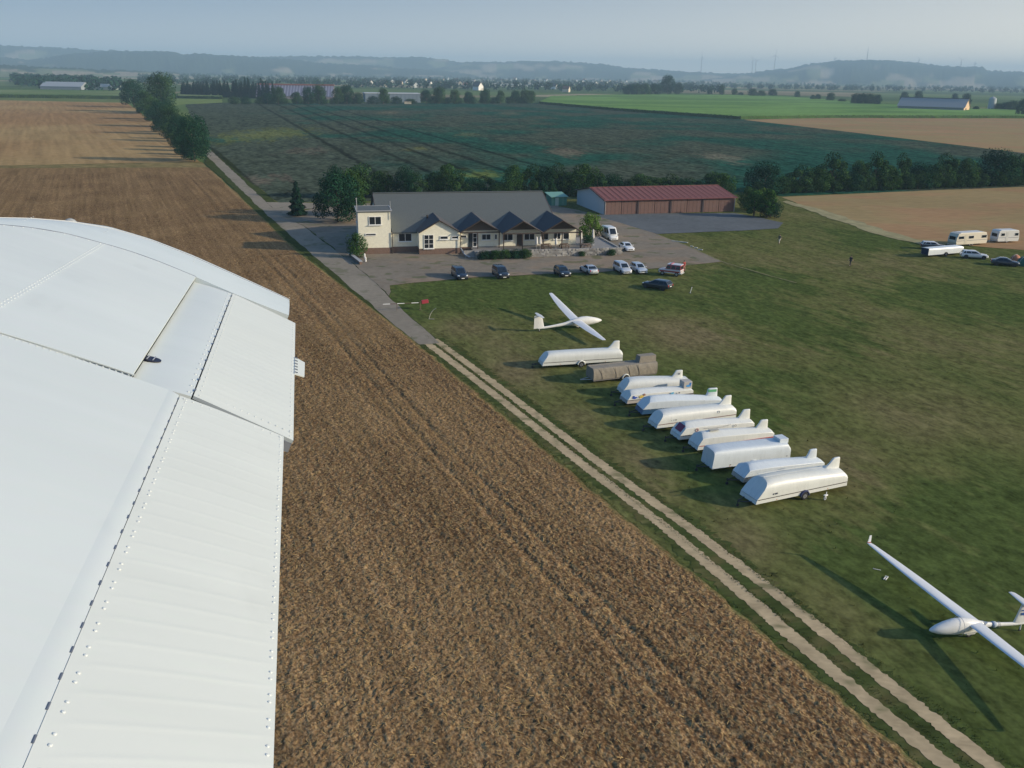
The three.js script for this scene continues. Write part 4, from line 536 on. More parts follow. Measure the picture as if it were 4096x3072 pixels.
{ // terrace with stone wall, steps, parasols, hedge
  const st = thing('stone_terrace', 'raised terrace with a rough grey stone wall in front of the clubhouse gables', 'terrace', CL_O, CL_T), r = rng(7);
  part(st, 'paving', uvXY(box(27, 1.0, 13.2, 27.8, 0.5, -0.4)), grainy(0.22, 0.21, 0.20, 0.2, 2));
  part(st, 'wall_core', uvXY(merge([box(27, 1.2, 0.4, 27.8, 0.6, 6.3), box(0.4, 1.2, 12.4, 41.1, 0.6, 0.2)])), stoneM);
  const sm = [stoneM, grainy(0.33, 0.32, 0.30, 0.2, 3), grainy(0.21, 0.20, 0.19, 0.2, 3)], sg = [0, 1, 2, 3].map((k) => { const g = rbox(0.62, 0.36, 0.3, 0.07), p = g.attributes.position; for (let i = 0; i < p.count; i++) p.setXYZ(i, p.getX(i) * (0.9 + 0.25 * vn(p.getY(i) * 9 + k * 7, k)), p.getY(i) * (0.9 + 0.25 * vn(p.getX(i) * 6 + k * 5, 3)), p.getZ(i)); g.computeVertexNormals(); return g; });
  for (let row = 0; row < 4; row++) for (let i = 0; i < 42; i++) { const s = part(st, i || row ? 'stone_' + String(row * 42 + i).padStart(3, '0') : 'stone', sg[(i + row) % 4], sm[Math.floor(r() * 3)]); s.position.set(14.6 + i * 0.64 + (row % 2) * 0.3 + (r() - 0.5) * 0.08, 0.17 + row * 0.33, 6.52 + (r() - 0.5) * 0.12); s.rotation.set((r() - 0.5) * 0.1, (r() - 0.5) * 0.2, (r() - 0.5) * 0.12); s.scale.set(0.85 + 0.3 * r(), 0.9 + 0.2 * r(), 1); }
  for (let k = 0; k < 5; k++) part(st, 'step', box(1.8, 0.2, 0.34, 14.4 - 1.0, 0.1 + k * 0.2, 5.4 - k * 0.34), stoneM);
  part(st, 'stair_wall', new THREE.TubeGeometry(new THREE.CatmullRomCurve3([V(12.3, 1.1, 2.1), V(12.35, 0.9, 3.4), V(12.6, 0.45, 5.0), V(13.3, 0.2, 6.4)]), 16, 0.14, 6), greyM);
  const hm = kinds.hedge_c; for (let i = 0; i < 5; i++) treeAt(['hedge', 'hedge_b', 'hedge_c'][i % 3], local(club, 15.6 + i * 1.9, 0, 7.6 - 0.1 * i), 3.0, 1.75, ORD[i] + ' low rounded bush from the left in front of the stone terrace wall', 'bushes in front of the stone terrace wall', 'bush', 'bush', i * 1.3);
  for (const [lx, lz, w, h, l] of [[36.5, 1.2, 3.4, 1.9, 'dark shrub on the terrace below the bright green tree'], [39.2, 7.0, 2.4, 1.2, 'small shrub growing against the right end of the stone terrace wall'], [33.6, 7.0, 1.9, 1.0, 'small dry shrub growing against the middle of the stone terrace wall']]) treeAt('hedge_b', local(club, lx, lz > 5 ? 0 : 1, lz), w, h, l, null, 'bush', 'bush', lx);
  const cloth = std(0.62, 0.60, 0.56, 0.9), par = (lx, lz, s, label, m) => { const p = thing('folded_parasol', label, 'parasol', local(club, lx, 1, lz), 0); part(p, 'pole', cyl(0.03, 0.03, 2.5 * s, 6, 0, 1.25 * s, 0), greyM); part(p, 'folded_canopy', new THREE.LatheGeometry([[0.02, 2.6], [0.12, 2.45], [0.16, 2.0], [0.22, 1.3], [0.14, 1.05], [0.03, 1.1]].map(([a, b]) => new THREE.Vector2(a * 1.2, b * s)), 9), m ?? cloth); part(p, 'foot', cyl(0.3, 0.32, 0.08, 10, 0, 0.04, 0), greyM); };
  par(25.6, 5.2, 0.95, 'left of a pair of white folded parasols on the terrace'); par(26.3, 5.1, 0.95, 'right of a pair of white folded parasols on the terrace'); par(29.3, 4.9, 0.8, 'single white folded parasol in the middle of the terrace'); par(34.9, 1.8, 1.1, 'grey folded parasol under the right porch end', cloth); par(37.3, 1.6, 1.15, 'grey folded parasol next to the bright green tree', cloth);
  const wood = std(0.16, 0.11, 0.08, 0.8), tb = (lx, lz, label) => { const t = thing('garden_table', label, 'table', local(club, lx, 1, lz), CL_T + 0.1); part(t, 'table_top', rbox(1.6, 0.05, 0.8, 0.02, 0, 0.74, 0), wood); for (const x of [-0.7, 0.7]) for (const z of [-0.3, 0.3]) part(t, 'leg', box(0.06, 0.72, 0.06, x, 0.36, z), wood); for (const z of [-0.75, 0.75]) part(t, 'bench', merge([box(1.6, 0.05, 0.3, 0, 0.45, z), box(0.06, 0.43, 0.26, -0.65, 0.215, z), box(0.06, 0.43, 0.26, 0.65, 0.215, z)]), wood); };
  tb(27.9, 3.4, 'dark wooden table with benches left on the terrace'); tb(31.2, 3.6, 'dark wooden table with benches in the middle of the terrace'); tb(35.2, 4.2, 'dark wooden table with benches right on the terrace');
  const A = G(...Zm(1100, 650, 2.765)(830, 1038)), B = G(...Zm(1100, 650, 2.765)(950, 1132)), d = B.clone().sub(A), pl = thing('low_wall', 'low dark garden wall beside the farm road in front of the clubhouse', 'wall', A, Math.atan2(-d.z, d.x)); part(pl, 'wall', uvXY(box(d.length(), 0.55, 0.4, d.length() / 2, 0.27, 0)), plinthM); part(pl, 'coping', box(d.length() + 0.1, 0.08, 0.6, d.length() / 2, 0.59, 0), greyM);
  [[992, 1062, 'upper of two white bollards at the end of the low garden wall'], [1003, 1100, 'lower of two white bollards at the end of the low garden wall']].forEach(([x, y, l]) => { const b = thing('bollard', l, 'bollard', G(...Zm(1100, 650, 2.765)(x, y)), 0); part(b, 'post', cyl(0.13, 0.15, 0.75, 10, 0, 0.37, 0), frameW); part(b, 'cap', new THREE.SphereGeometry(0.14, 10, 6).translate(0, 0.76, 0), frameW); });
}
{ // hangar
  const A = G(1305.1, 464.3), B = G(1584.5, 456.5), d = B.clone().sub(A), L = d.length(), W = 19, o = thing('hangar', 'long low hangar with a red roof, brown doors and a white end wall', 'hangar', A, Math.atan2(-d.z, d.x));
  part(o, 'end_wall', faces([[V(0, 0, -W), V(0, 0, 0), V(0, 3.5, 0), V(0, 5.1, -W / 2), V(0, 3.5, -W)], [V(L, 0, 0), V(L, 0, -W), V(L, 3.5, -W), V(L, 5.1, -W / 2), V(L, 3.5, 0)], [V(L, 0, -W), V(0, 0, -W), V(0, 3.5, -W), V(L, 3.5, -W)]]), std(0.5, 0.52, 0.53));
  part(o, 'front_wall', box(L, 3.4, 0.2, L / 2, 1.7, -0.12), std(0.05, 0.035, 0.035));
  const s = 1.6 / (W / 2), rf = part(o, 'roof', uvXY(faces([[V(-0.4, 3.6 - s * 0.7, 0.7), V(L + 0.4, 3.6 - s * 0.7, 0.7), V(L + 0.4, 5.25, -W / 2), V(-0.4, 5.25, -W / 2)], [V(L + 0.4, 3.6 - s * 0.7, -W - 0.7), V(-0.4, 3.6 - s * 0.7, -W - 0.7), V(-0.4, 5.25, -W / 2), V(L + 0.4, 5.25, -W / 2)], [V(-0.4, 3.3, 0.7), V(L + 0.4, 3.3, 0.7), V(L + 0.4, 3.6 - s * 0.7, 0.7), V(-0.4, 3.6 - s * 0.7, 0.7)]])), grainy(0.165, 0.056, 0.056, 0.25, 1.5, 0.97));
  part(rf, 'ridge_cap', box(L + 0.8, 0.12, 0.5, L / 2, 5.28, -W / 2), std(0.2, 0.07, 0.06)); const seam = box(0.06, 0.06, W / 2 + 0.7); for (let k = 0; k < 24; k++) { const m = part(rf, 'roof_seam', seam, std(0.155, 0.052, 0.05, 0.97)); m.position.set(k * L / 23, 4.46, -W / 4 + 0.35); m.rotation.x = Math.atan(s); }
  part(rf, 'verge_board', merge([bar(V(-0.45, 3.4, 0.7), V(-0.45, 5.2, -W / 2), 0.12, 4), bar(V(-0.45, 3.4, -W - 0.7), V(-0.45, 5.2, -W / 2), 0.12, 4)]), woodDark);
  const dm = [grainy(0.15, 0.088, 0.075, 0.12, 1), grainy(0.14, 0.08, 0.07, 0.12, 1)]; for (let k = 0; k < 8; k++) { const w = L / 8 - 0.18, dr = part(o, 'door', uvXY(box(w, 3.15, 0.1, (k + 0.5) * L / 8, 1.6, k % 2 ? 0.03 : 0.1)), dm[k % 2]); for (let q = 0; q < 4; q++) part(dr, 'board_joint', box(0.05, 3.1, 0.02, (k + 0.5) * L / 8 - w / 2 + (q + 0.5) * w / 4, 1.6, (k % 2 ? 0.03 : 0.1) + 0.06), std(0.08, 0.05, 0.045)); }
  for (const k of [2, 4, 6]) part(o, 'door_post', box(0.4, 3.3, 0.3, k * L / 8, 1.65, 0.1), std(0.05, 0.035, 0.04));
  part(o, 'corner_post', cyl(0.09, 0.09, 3.4, 8, L - 0.1, 1.7, 0.35), greyM); part(o, 'downpipe', cyl(0.07, 0.07, 3.4, 8, 0.05, 1.7, 0.3), greyM);
}
{ // green shed
  const A = G(1190.8, 444.8), B = G(1224, 443.8), d = B.clone().sub(A), L = d.length(), o = thing('green_shed', 'small turquoise green shed between the grey roof and the hangar', 'shed', A, Math.atan2(-d.z, d.x)), m = std(0.07, 0.22, 0.17, 0.7);
  part(o, 'wall', box(L, 2.3, 4, L / 2, 1.15, -2), m); part(o, 'roof', box(L + 0.5, 0.14, 4.8, L / 2, 2.5, -2, 0.14), std(0.14, 0.30, 0.25, 0.7)); for (let k = 0; k < 6; k++) part(o, 'wall_panel', box(L / 6 - 0.1, 2.1, 0.06, (k + 0.5) * L / 6, 1.15, 0.03), k % 2 ? m : std(0.10, 0.26, 0.2, 0.7)); part(o, 'door', box(0.9, 1.95, 0.08, L * 0.35, 1.0, 0.08), std(0.3, 0.42, 0.38));
}
// ---------------------------------------------------------------- cars, vans, caravans
const tyreM = std(0.02, 0.02, 0.022, 0.9), rimM = std(0.42, 0.43, 0.45, 0.35, 0.6), carGlass = new THREE.MeshPhysicalMaterial({ color: lin(0.012, 0.018, 0.026), roughness: 0.06 }), lampM = new THREE.MeshPhysicalMaterial({ color: lin(0.8, 0.8, 0.8), roughness: 0.08, clearcoat: 1 }), redLamp = new THREE.MeshPhysicalMaterial({ color: lin(0.45, 0.02, 0.015), roughness: 0.15 }), blackM = std(0.025, 0.025, 0.028, 0.7), plateM = std(0.75, 0.75, 0.72, 0.5);
const paint = (r, g, b, metal = 0) => new THREE.MeshPhysicalMaterial({ color: lin(r, g, b), roughness: 0.35, metalness: metal, clearcoat: 1, clearcoatRoughness: 0.06 });
const tyreG = new THREE.TorusGeometry(0.235, 0.095, 8, 18).rotateY(Math.PI / 2), rimG = merge([cyl(0.19, 0.19, 0.14, 14, 0, 0, 0, 0, 0, Math.PI / 2), ...[0, 1, 2, 3, 4].map((k) => box(0.17, 0.34, 0.05, 0, 0, 0, k * 0.628))]);
function wheel(o, x, y, z, s = 1) { const w = new THREE.Group(); w.name = 'wheel'; o.add(w); w.position.set(x, y, z); w.scale.set(Math.sign(x || 1) * 1, s, s); part(w, 'tyre', tyreG, tyreM); part(w, 'rim', rimG, rimM); return w; }
// profile along z (front at +): [z, halfWidth, yBottom, yTop]
const BODIES = {
  hatch: { L: 4.2, W: 1.76, rows: [[-2.1, 0.70, 0.42, 0.80], [-2.02, 0.82, 0.32, 0.98], [-1.6, 0.87, 0.26, 1.02], [0, 0.88, 0.24, 0.99], [0.9, 0.88, 0.25, 0.95], [1.55, 0.86, 0.26, 0.86], [1.95, 0.76, 0.32, 0.74], [2.1, 0.58, 0.40, 0.62]], cab: { zr: -1.98, zf: 1.05, zrt: -1.62, zft: 0.15, y: 0.96, h: 1.50, wt: 0.62 } },
  mpv: { L: 4.6, W: 1.84, rows: [[-2.3, 0.74, 0.42, 0.95], [-2.24, 0.86, 0.32, 1.06], [-1.8, 0.91, 0.26, 1.08], [0, 0.92, 0.24, 1.06], [1.1, 0.92, 0.25, 1.02], [1.8, 0.89, 0.27, 0.92], [2.18, 0.78, 0.32, 0.78], [2.3, 0.60, 0.42, 0.66]], cab: { zr: -2.24, zf: 1.35, zrt: -2.0, zft: 0.35, y: 1.03, h: 1.70, wt: 0.68 } },
  sedan: { L: 4.6, W: 1.80, rows: [[-2.3, 0.68, 0.42, 0.86], [-2.2, 0.82, 0.32, 0.98], [-1.6, 0.88, 0.26, 1.01], [0, 0.90, 0.24, 0.97], [0.9, 0.90, 0.25, 0.94], [1.75, 0.87, 0.26, 0.86], [2.15, 0.76, 0.32, 0.74], [2.3, 0.58, 0.40, 0.62]], cab: { zr: -1.75, zf: 1.05, zrt: -0.95, zft: 0.15, y: 0.95, h: 1.43, wt: 0.60 } },
  wagon: { L: 4.7, W: 1.80, rows: [[-2.35, 0.70, 0.42, 0.86], [-2.28, 0.83, 0.32, 1.0], [-1.8, 0.89, 0.26, 1.02], [0, 0.90, 0.24, 0.98], [0.9, 0.90, 0.25, 0.95], [1.8, 0.87, 0.26, 0.86], [2.2, 0.76, 0.32, 0.74], [2.35, 0.58, 0.40, 0.62]], cab: { zr: -2.26, zf: 1.1, zrt: -1.85, zft: 0.2, y: 0.96, h: 1.48, wt: 0.62 } },
  van: { L: 5.4, W: 1.95, rows: [[-2.7, 0.88, 0.42, 1.5], [-2.66, 0.95, 0.34, 1.52], [-1.8, 0.97, 0.30, 1.52], [0.6, 0.97, 0.30, 1.45], [1.6, 0.96, 0.30, 1.32], [2.2, 0.92, 0.32, 1.12], [2.58, 0.84, 0.36, 0.92], [2.7, 0.66, 0.42, 0.72]], cab: { zr: -2.66, zf: 2.15, zrt: -2.55, zft: 1.15, y: 1.3, h: 2.55, wt: 0.80 } },
};
function car(name, label, type, px, py, headDeg, col, { roofCol, metal = 0.2, group } = {}) {
  const b = BODIES[type], o = thing(name, label, type === 'van' ? 'van' : 'car', G(px, py), headDeg * Math.PI / 180, group), pm = paint(...col, metal), rm = roofCol ? paint(...roofCol) : pm, ring = (z, w, y0, y1) => { const h = y1 - y0; return [[0.82 * w, y0], [w, y0 + 0.2 * h], [w, y0 + 0.62 * h], [0.95 * w, y0 + 0.88 * h], [0.80 * w, y1], [0, y1 + 0.03], [-0.80 * w, y1], [-0.95 * w, y0 + 0.88 * h], [-w, y0 + 0.62 * h], [-w, y0 + 0.2 * h], [-0.82 * w, y0]].map(([x, y]) => V(x, y, z)); };
  part(o, 'body', loft(b.rows.map((r) => ring(...r)), 0.7), pm);
  const c = b.cab, W = b.W / 2 - 0.06, ym = c.y + (c.h - c.y) * 0.9, q = (x, y, z) => V(x, y, z);
  const cabRings = [[W, c.y, c.zr, c.zf], [W - 0.02, c.y + 0.02, c.zr, c.zf], [c.wt + 0.06, ym, c.zrt - 0.04, c.zft + 0.06], [c.wt, c.h - 0.02, c.zrt + 0.06, c.zft - 0.06], [c.wt - 0.12, c.h + 0.015, c.zrt + 0.22, c.zft - 0.22]].map(([w, y, zr, zf]) => [q(w, y, zr), q(w * 0.96, y, zf - 0.12), q(w * 0.7, y, zf), q(-w * 0.7, y, zf), q(-w * 0.96, y, zf - 0.12), q(-w, y, zr)]);
  part(o, 'cabin', loft(cabRings, 0.5), rm);
  // glass, a little proud of the cabin
  const A = (t, w0 = W, w1 = c.wt + 0.06) => mix(w0, w1, t), y = (t) => mix(c.y + 0.02, ym, t), zr = (t) => mix(c.zr, c.zrt - 0.04, t), zf = (t) => mix(c.zf, c.zft + 0.06, t), e = 0.012;
  part(o, 'windscreen', faces([[q(-A(0.06) * 0.70, y(0.06), zf(0.06) + e), q(A(0.06) * 0.70, y(0.06), zf(0.06) + e), q(A(0.95) * 0.70, y(0.95), zf(0.95) + e), q(-A(0.95) * 0.70, y(0.95), zf(0.95) + e)]]), carGlass);
  part(o, 'rear_window', faces([[q(A(0.15) * 0.88, y(0.15), zr(0.15) - e), q(-A(0.15) * 0.88, y(0.15), zr(0.15) - e), q(-A(0.9) * 0.86, y(0.9), zr(0.9) - e), q(A(0.9) * 0.86, y(0.9), zr(0.9) - e)]]), carGlass);
  const spans = type === 'van' ? [[0.72, 0.96], [0.40, 0.68]] : [[0.54, 0.93], [0.22, 0.51], [0.05, 0.19]];
  for (const s of [1, -1]) for (const [u0, u1] of spans) { const P3 = (u, t) => { const z0 = zr(t), z1 = zf(t) - 0.12; return q(s * (A(t) * (1 - 0.04 * u) + e), y(t), mix(z0, z1, u)); }; const f = [P3(u0, 0.1), P3(u1, 0.1), P3(u1 - 0.02, 0.9), P3(u0, 0.9)]; part(o, 'side_window', faces([s > 0 ? f.slice().reverse() : f]), carGlass); }
  const L = b.L / 2, zw = L - 0.82, zb = -L + 0.85; for (const [x, z] of [[b.W / 2 - 0.1, zw], [-b.W / 2 + 0.1, zw], [b.W / 2 - 0.1, zb], [-b.W / 2 + 0.1, zb]]) { wheel(o, x * 1.02, 0.33, z); }
  part(o, 'wheel_arch', merge([zw, zb].flatMap((z) => [1, -1].map((s) => cyl(0.41, 0.41, 0.02, 18, s * (b.W / 2 - 0.005), 0.36, z, 0, 0, Math.PI / 2)))), blackM);
  const hl = b.rows[b.rows.length - 3], hw = hl[1]; for (const s of [1, -1]) { part(o, 'headlight', rbox(0.34, 0.15, 0.3, 0.06, s * (hw - 0.24), hl[3] - 0.16, L - 0.26, 0.1, s * 0.5), lampM); part(o, 'tail_light', rbox(0.16, 0.3, 0.12, 0.04, s * (b.rows[0][1] - 0.02), b.rows[0][3] - 0.05, -L + 0.05), redLamp); part(o, 'mirror', rbox(0.2, 0.14, 0.1, 0.04, s * (b.W / 2 + 0.06), c.y + 0.1, mix(c.zf, c.zft, 0.25)), rm); }
  part(o, 'grille', rbox(0.9, 0.14, 0.06, 0.02, 0, 0.52, L - 0.02), blackM); part(o, 'bumper', rbox(1.5, 0.16, 0.12, 0.05, 0, 0.36, L - 0.08), pm); part(o, 'number_plate', box(0.5, 0.11, 0.02, 0, 0.38, L + 0.0), plateM); part(o, 'number_plate', box(0.5, 0.11, 0.02, 0, 0.66, -L - 0.02), plateM);
  return o;
}
const z5 = Zm(1100, 650, 2.765), z6 = Zm(1800, 650, 2.765), zA = Zm(2480, 1020, 7.373), zB = Zm(3650, 880, 4.96);
car('car', 'dark blue people carrier parked leftmost in the row along the gravel yard', 'mpv', ...z5(2040, 1275), 18, [0.012, 0.018, 0.03]);
car('car', 'black people carrier parked second from the left along the gravel yard', 'mpv', ...z6(560, 1262), 18, [0.014, 0.016, 0.02]);
car('car', 'low black hatchback parked just left of the silver saloon', 'hatch', ...z6(1240, 1248), 18, [0.012, 0.014, 0.017]);
car('car', 'silver saloon parked with its tail towards the grass', 'sedan', ...z6(1535, 1222), 198, [0.50, 0.53, 0.56], { metal: 0.4 });
car('car', 'pale silver people carrier parked right of the silver saloon', 'mpv', ...z6(1905, 1215), 16, [0.55, 0.57, 0.60], { metal: 0.3 });
car('car', 'pale silver hatchback parked close to the right of the pale people carrier', 'hatch', ...z6(2085, 1212), 16, [0.50, 0.54, 0.58], { metal: 0.3 });
car('car', 'white car parked below the white van beside the terrace wall', 'sedan', ...z6(1950, 968), 14, [0.68, 0.69, 0.70], { metal: 0 });
car('van', 'white high roofed van parked at the end of the terrace', 'van', ...z6(1765, 850), 14, [0.72, 0.73, 0.72], { metal: 0 });
car('car', 'dark estate car parked on the grass with its tail lights to the right', 'wagon', ...zA(1090, 985), 232, [0.012, 0.018, 0.03]);
car('car', 'dark car with a pale roof behind the long white trailer on the right', 'wagon', ...zB(400, 575), 78, [0.02, 0.022, 0.03], { roofCol: [0.6, 0.6, 0.6] });
car('car', 'silver white estate car parked on the grass below the caravans', 'wagon', ...zB(1210, 760), 76, [0.62, 0.64, 0.66], { metal: 0.3 });
car('car', 'dark blue car at the right edge below the second caravan', 'sedan', ...zB(1825, 900), 68, [0.010, 0.022, 0.04]);
{ // red and white airfield vehicle
  const o = thing('rescue_vehicle', 'red and white off-road airfield vehicle at the end of the car row', 'off-road vehicle', G(...zA(1500, 590)), -32 * Math.PI / 180), w = paint(0.62, 0.58, 0.58), r = paint(0.34, 0.03, 0.04);
  o.rotation.y = (180 + 62) * Math.PI / 180;
  part(o, 'body', loft([[-1.9, 0.80, 0.5, 1.05], [-1.85, 0.84, 0.45, 1.1], [0.8, 0.84, 0.45, 1.1], [0.86, 0.84, 0.45, 1.08], [1.8, 0.80, 0.45, 1.0], [1.9, 0.74, 0.5, 0.95]].map(([z, hw, a, b]) => [V(hw, a, z), V(hw, b - 0.1, z), V(hw - 0.07, b, z), V(-hw + 0.07, b, z), V(-hw, b - 0.1, z), V(-hw, a, z)]), 0.4), w);
  part(o, 'cabin', loft([[0.82, 1.1, -1.85, 0.8], [0.74, 1.75, -1.8, 0.45], [0.70, 1.82, -1.75, 0.4]].map(([hw, y, a, b]) => [V(hw, y, a), V(hw, y, b), V(-hw, y, b), V(-hw, y, a)]), 0.4), r); part(o, 'roof', rbox(1.5, 0.1, 2.4, 0.05, 0, 1.87, -0.65), w); part(o, 'roof_bar', box(1.5, 0.12, 0.2, 0, 1.97, -0.1), r);
  part(o, 'windscreen', faces([[V(-0.72, 1.2, 0.78), V(0.72, 1.2, 0.78), V(0.66, 1.7, 0.51), V(-0.66, 1.7, 0.51)]]), carGlass); for (const s of [1, -1]) { for (const [a, b] of [[-0.1, 0.6], [-0.9, -0.2], [-1.7, -1.0]]) { const f = [V(s * 0.825, 1.18, a), V(s * 0.825, 1.18, b), V(s * 0.765, 1.68, b - 0.1), V(s * 0.765, 1.68, a)]; part(o, 'side_window', faces([s > 0 ? f.reverse() : f]), carGlass); } part(o, 'stripe', box(0.02, 0.22, 3.4, s * 0.845, 0.75, 0), r); for (const z of [1.2, -1.2]) wheel(o, s * 0.78, 0.36, z, 1.1); part(o, 'headlight', cyl(0.1, 0.1, 0.06, 10, s * 0.55, 0.8, 1.92, Math.PI / 2), lampM); part(o, 'tail_light', rbox(0.12, 0.2, 0.06, 0.02, s * 0.72, 0.85, -1.92), redLamp); }
  part(o, 'rear_window', faces([[V(0.62, 1.2, -1.86), V(-0.62, 1.2, -1.86), V(-0.6, 1.68, -1.83), V(0.6, 1.68, -1.83)]]), carGlass); part(o, 'bumper', rbox(1.6, 0.16, 0.14, 0.04, 0, 0.5, 1.96), blackM); part(o, 'bumper', rbox(1.6, 0.16, 0.14, 0.04, 0, 0.5, -1.96), greyM);
}
function caravan(label, pa, pb, h, skirt, axles, cream, wins, door, round) { // pa, pb: ground points under the near side's lower corners (left, right)
  const A = G(...pa, 0.4), B = G(...pb, 0.4), d = B.clone().sub(A), L = d.length(), W = 2.2, o = thing('caravan', label, 'caravan', A.setY(0), Math.atan2(-d.z, d.x)), m = std(...cream, 0.5);
  const prof = [[0.15, 0.4], [L - 0.12, 0.4], [L, 0.85], [L - 0.1, h * 0.62], [L - 0.45 * round - 0.1, h - 0.12], [L - 0.9 * round - 0.2, h], [0.9 * round + 0.2, h], [0.45 * round + 0.05, h - 0.12], [0.06, h * 0.62], [0, 0.8]], sh = new THREE.Shape(prof.map(([x, y]) => new THREE.Vector2(x, y)));
  const g = new THREE.ExtrudeGeometry(sh, { depth: W - 0.2, bevelEnabled: true, bevelSize: 0.08, bevelThickness: 0.1, bevelSegments: 3 }).translate(0, 0, -W + 0.1); part(o, 'body', noidx(g), m); part(o, 'roof', rbox(L * 0.72, 0.08, W * 0.8, 0.03, L / 2, h + 0.09, -W / 2), std(0.5, 0.52, 0.53));
  part(o, 'stripe', box(L - 0.3, 0.1, 0.02, L / 2, 1.12, 0.012), std(0.3, 0.3, 0.3)); for (const [x, w] of wins) { const f = part(o, 'window', rbox(w * L, 0.62, 0.04, 0.015, x * L, 1.75, 0.015), std(0.55, 0.54, 0.5)); part(f, 'pane', box(w * L - 0.12, 0.5, 0.02, x * L, 1.75, 0.037), carGlass); }
  const e = part(o, 'end_window', rbox(0.04, 0.65, 1.5, 0.015, -0.02, 1.6, -W / 2, 0, 0, -0.05), carGlass); part(o, 'door', rbox(0.62, 1.75, 0.03, 0.012, door * L, 1.35, 0.012), std(cream[0] * 0.9, cream[1] * 0.9, cream[2] * 0.88, 0.5)); for (let k = 0; k < axles; k++) for (const z of [-0.12, -W + 0.12]) { const w = wheel(o, L * 0.45 + k * 0.72, 0.32, z); w.rotation.y = Math.PI / 2; } part(o, 'skirt', box(L - 0.5, 0.1, W - 0.3, L / 2, 0.36, -W / 2), blackM);
  part(o, 'drawbar', merge([bar(V(0.2, 0.42, -0.5), V(-1.2, 0.42, -W / 2), 0.05), bar(V(0.2, 0.42, -W + 0.5), V(-1.2, 0.42, -W / 2), 0.05), bar(V(-1.0, 0, -W / 2), V(-1.0, 0.5, -W / 2), 0.05)]), greyM);
}
caravan('cream caravan with twin wheels, three windows and a rounded front on the field edge', zB(862, 492), zB(1470, 452), 2.55, 0, 2, [0.60, 0.55, 0.44], [[0.14, 0.18], [0.46, 0.17], [0.88, 0.17]], 0.29, 0.75);
caravan('white caravan with two windows at the right edge of the field', zB(1685, 425), zB(2100, 412), 2.5, 0, 1, [0.60, 0.61, 0.58], [[0.21, 0.18], [0.86, 0.18]], 0.42, 0.35);
{ // tents at the right edge
  const t = (label, p, s, c) => { const o = thing('tent', label, 'tent', G(...p), 0.4), g = new THREE.SphereGeometry(1.3 * s, 14, 8, 0, Math.PI * 2, 0, Math.PI / 2), q = g.attributes.position; for (let i = 0; i < q.count; i++) { const a = Math.atan2(q.getZ(i), q.getX(i)), k = 1 - 0.12 * Math.abs(Math.sin(a * 3)); q.setXYZ(i, q.getX(i) * k, q.getY(i) * 1.1, q.getZ(i) * k); } g.computeVertexNormals(); part(o, 'flysheet', g, std(...c, 0.8, 0, { side: THREE.DoubleSide })); part(o, 'entrance', box(0.7 * s, 0.8 * s, 0.05, 0, 0.4 * s, 1.18 * s, -0.4), std(c[0] * 0.5, c[1] * 0.5, c[2] * 0.5)); part(o, 'pole', new THREE.TorusGeometry(1.31 * s, 0.03, 5, 20, Math.PI).scale(1, 1.1, 1), greyM); };
  t('small orange brown dome tent behind the dark blue car', zB(2040, 800), 0.75, [0.42, 0.17, 0.09]); t('green tent cut by the right edge of the picture', zB(2230, 900), 1.2, [0.03, 0.12, 0.09]);
}
// ---------------------------------------------------------------- glider trailers
const z1 = Zm(2000, 1100, 3.16), z2 = Zm(2300, 1400, 3.16), z3 = Zm(2600, 1600, 2.4578), z4 = Zm(3300, 2100, 2.5526);
const gel = grainyPaint(0.66, 0.675, 0.64), gelCool = grainyPaint(0.62, 0.67, 0.69), seamM = std(0.06, 0.05, 0.05, 0.8);
function grainyPaint(r, g, b, rough = 0.42) { const map = tex(256, 256, (u, v) => { const k = 0.94 + 0.14 * (fbm(u * 22, v * 5, 4) - 0.4) - 0.10 * smooth(0.68, 0.85, fbm(u * 30 + 5, v * 12, 4)); return [r * k, g * k, b * k]; }, false, true); return new THREE.MeshPhysicalMaterial({ map, roughness: rough, clearcoat: 0.3, clearcoatRoughness: 0.3 }); }
function ringAt(x, yb, yt, w, style, slant = 0, s1 = 0) {
  const h = yt - yb, pts = style === 'round' ? [[0, 0], [0.0, 0.32], [0.012, 0.55], [0.06, 0.76], [0.15, 0.90], [0.28, 0.975], [0.42, 1], [0.58, 1], [0.72, 0.975], [0.85, 0.90], [0.94, 0.76], [0.988, 0.55], [1, 0.32], [1, 0]]
    : style === 'box' ? [[0, 0], [0, 0.4], [0.0, 0.7], [0.02, 0.86], [0.07, 0.95], [0.14, 0.985], [0.3, 1], [0.7, 1], [0.86, 0.985], [0.93, 0.95], [0.98, 0.86], [1, 0.7], [1, 0.4], [1, 0]]
      : [[0, 0], [0.004, 0.3], [0.012, 0.62], [0.022, 0.66], [0.29, 0.91], [0.32, 0.935], [0.42, 1], [0.58, 1], [0.68, 0.935], [0.71, 0.91], [0.978, 0.66], [0.988, 0.62], [1, 0]];
  return pts.map(([z, y]) => V(x + slant * y * h + s1 * y * h, yb + y * h, -z * w));
}
const wheelT = () => { const g = new THREE.Group(); part(g, 'tyre', tyreG, tyreM); part(g, 'rim', rimG, rimM); return g; };
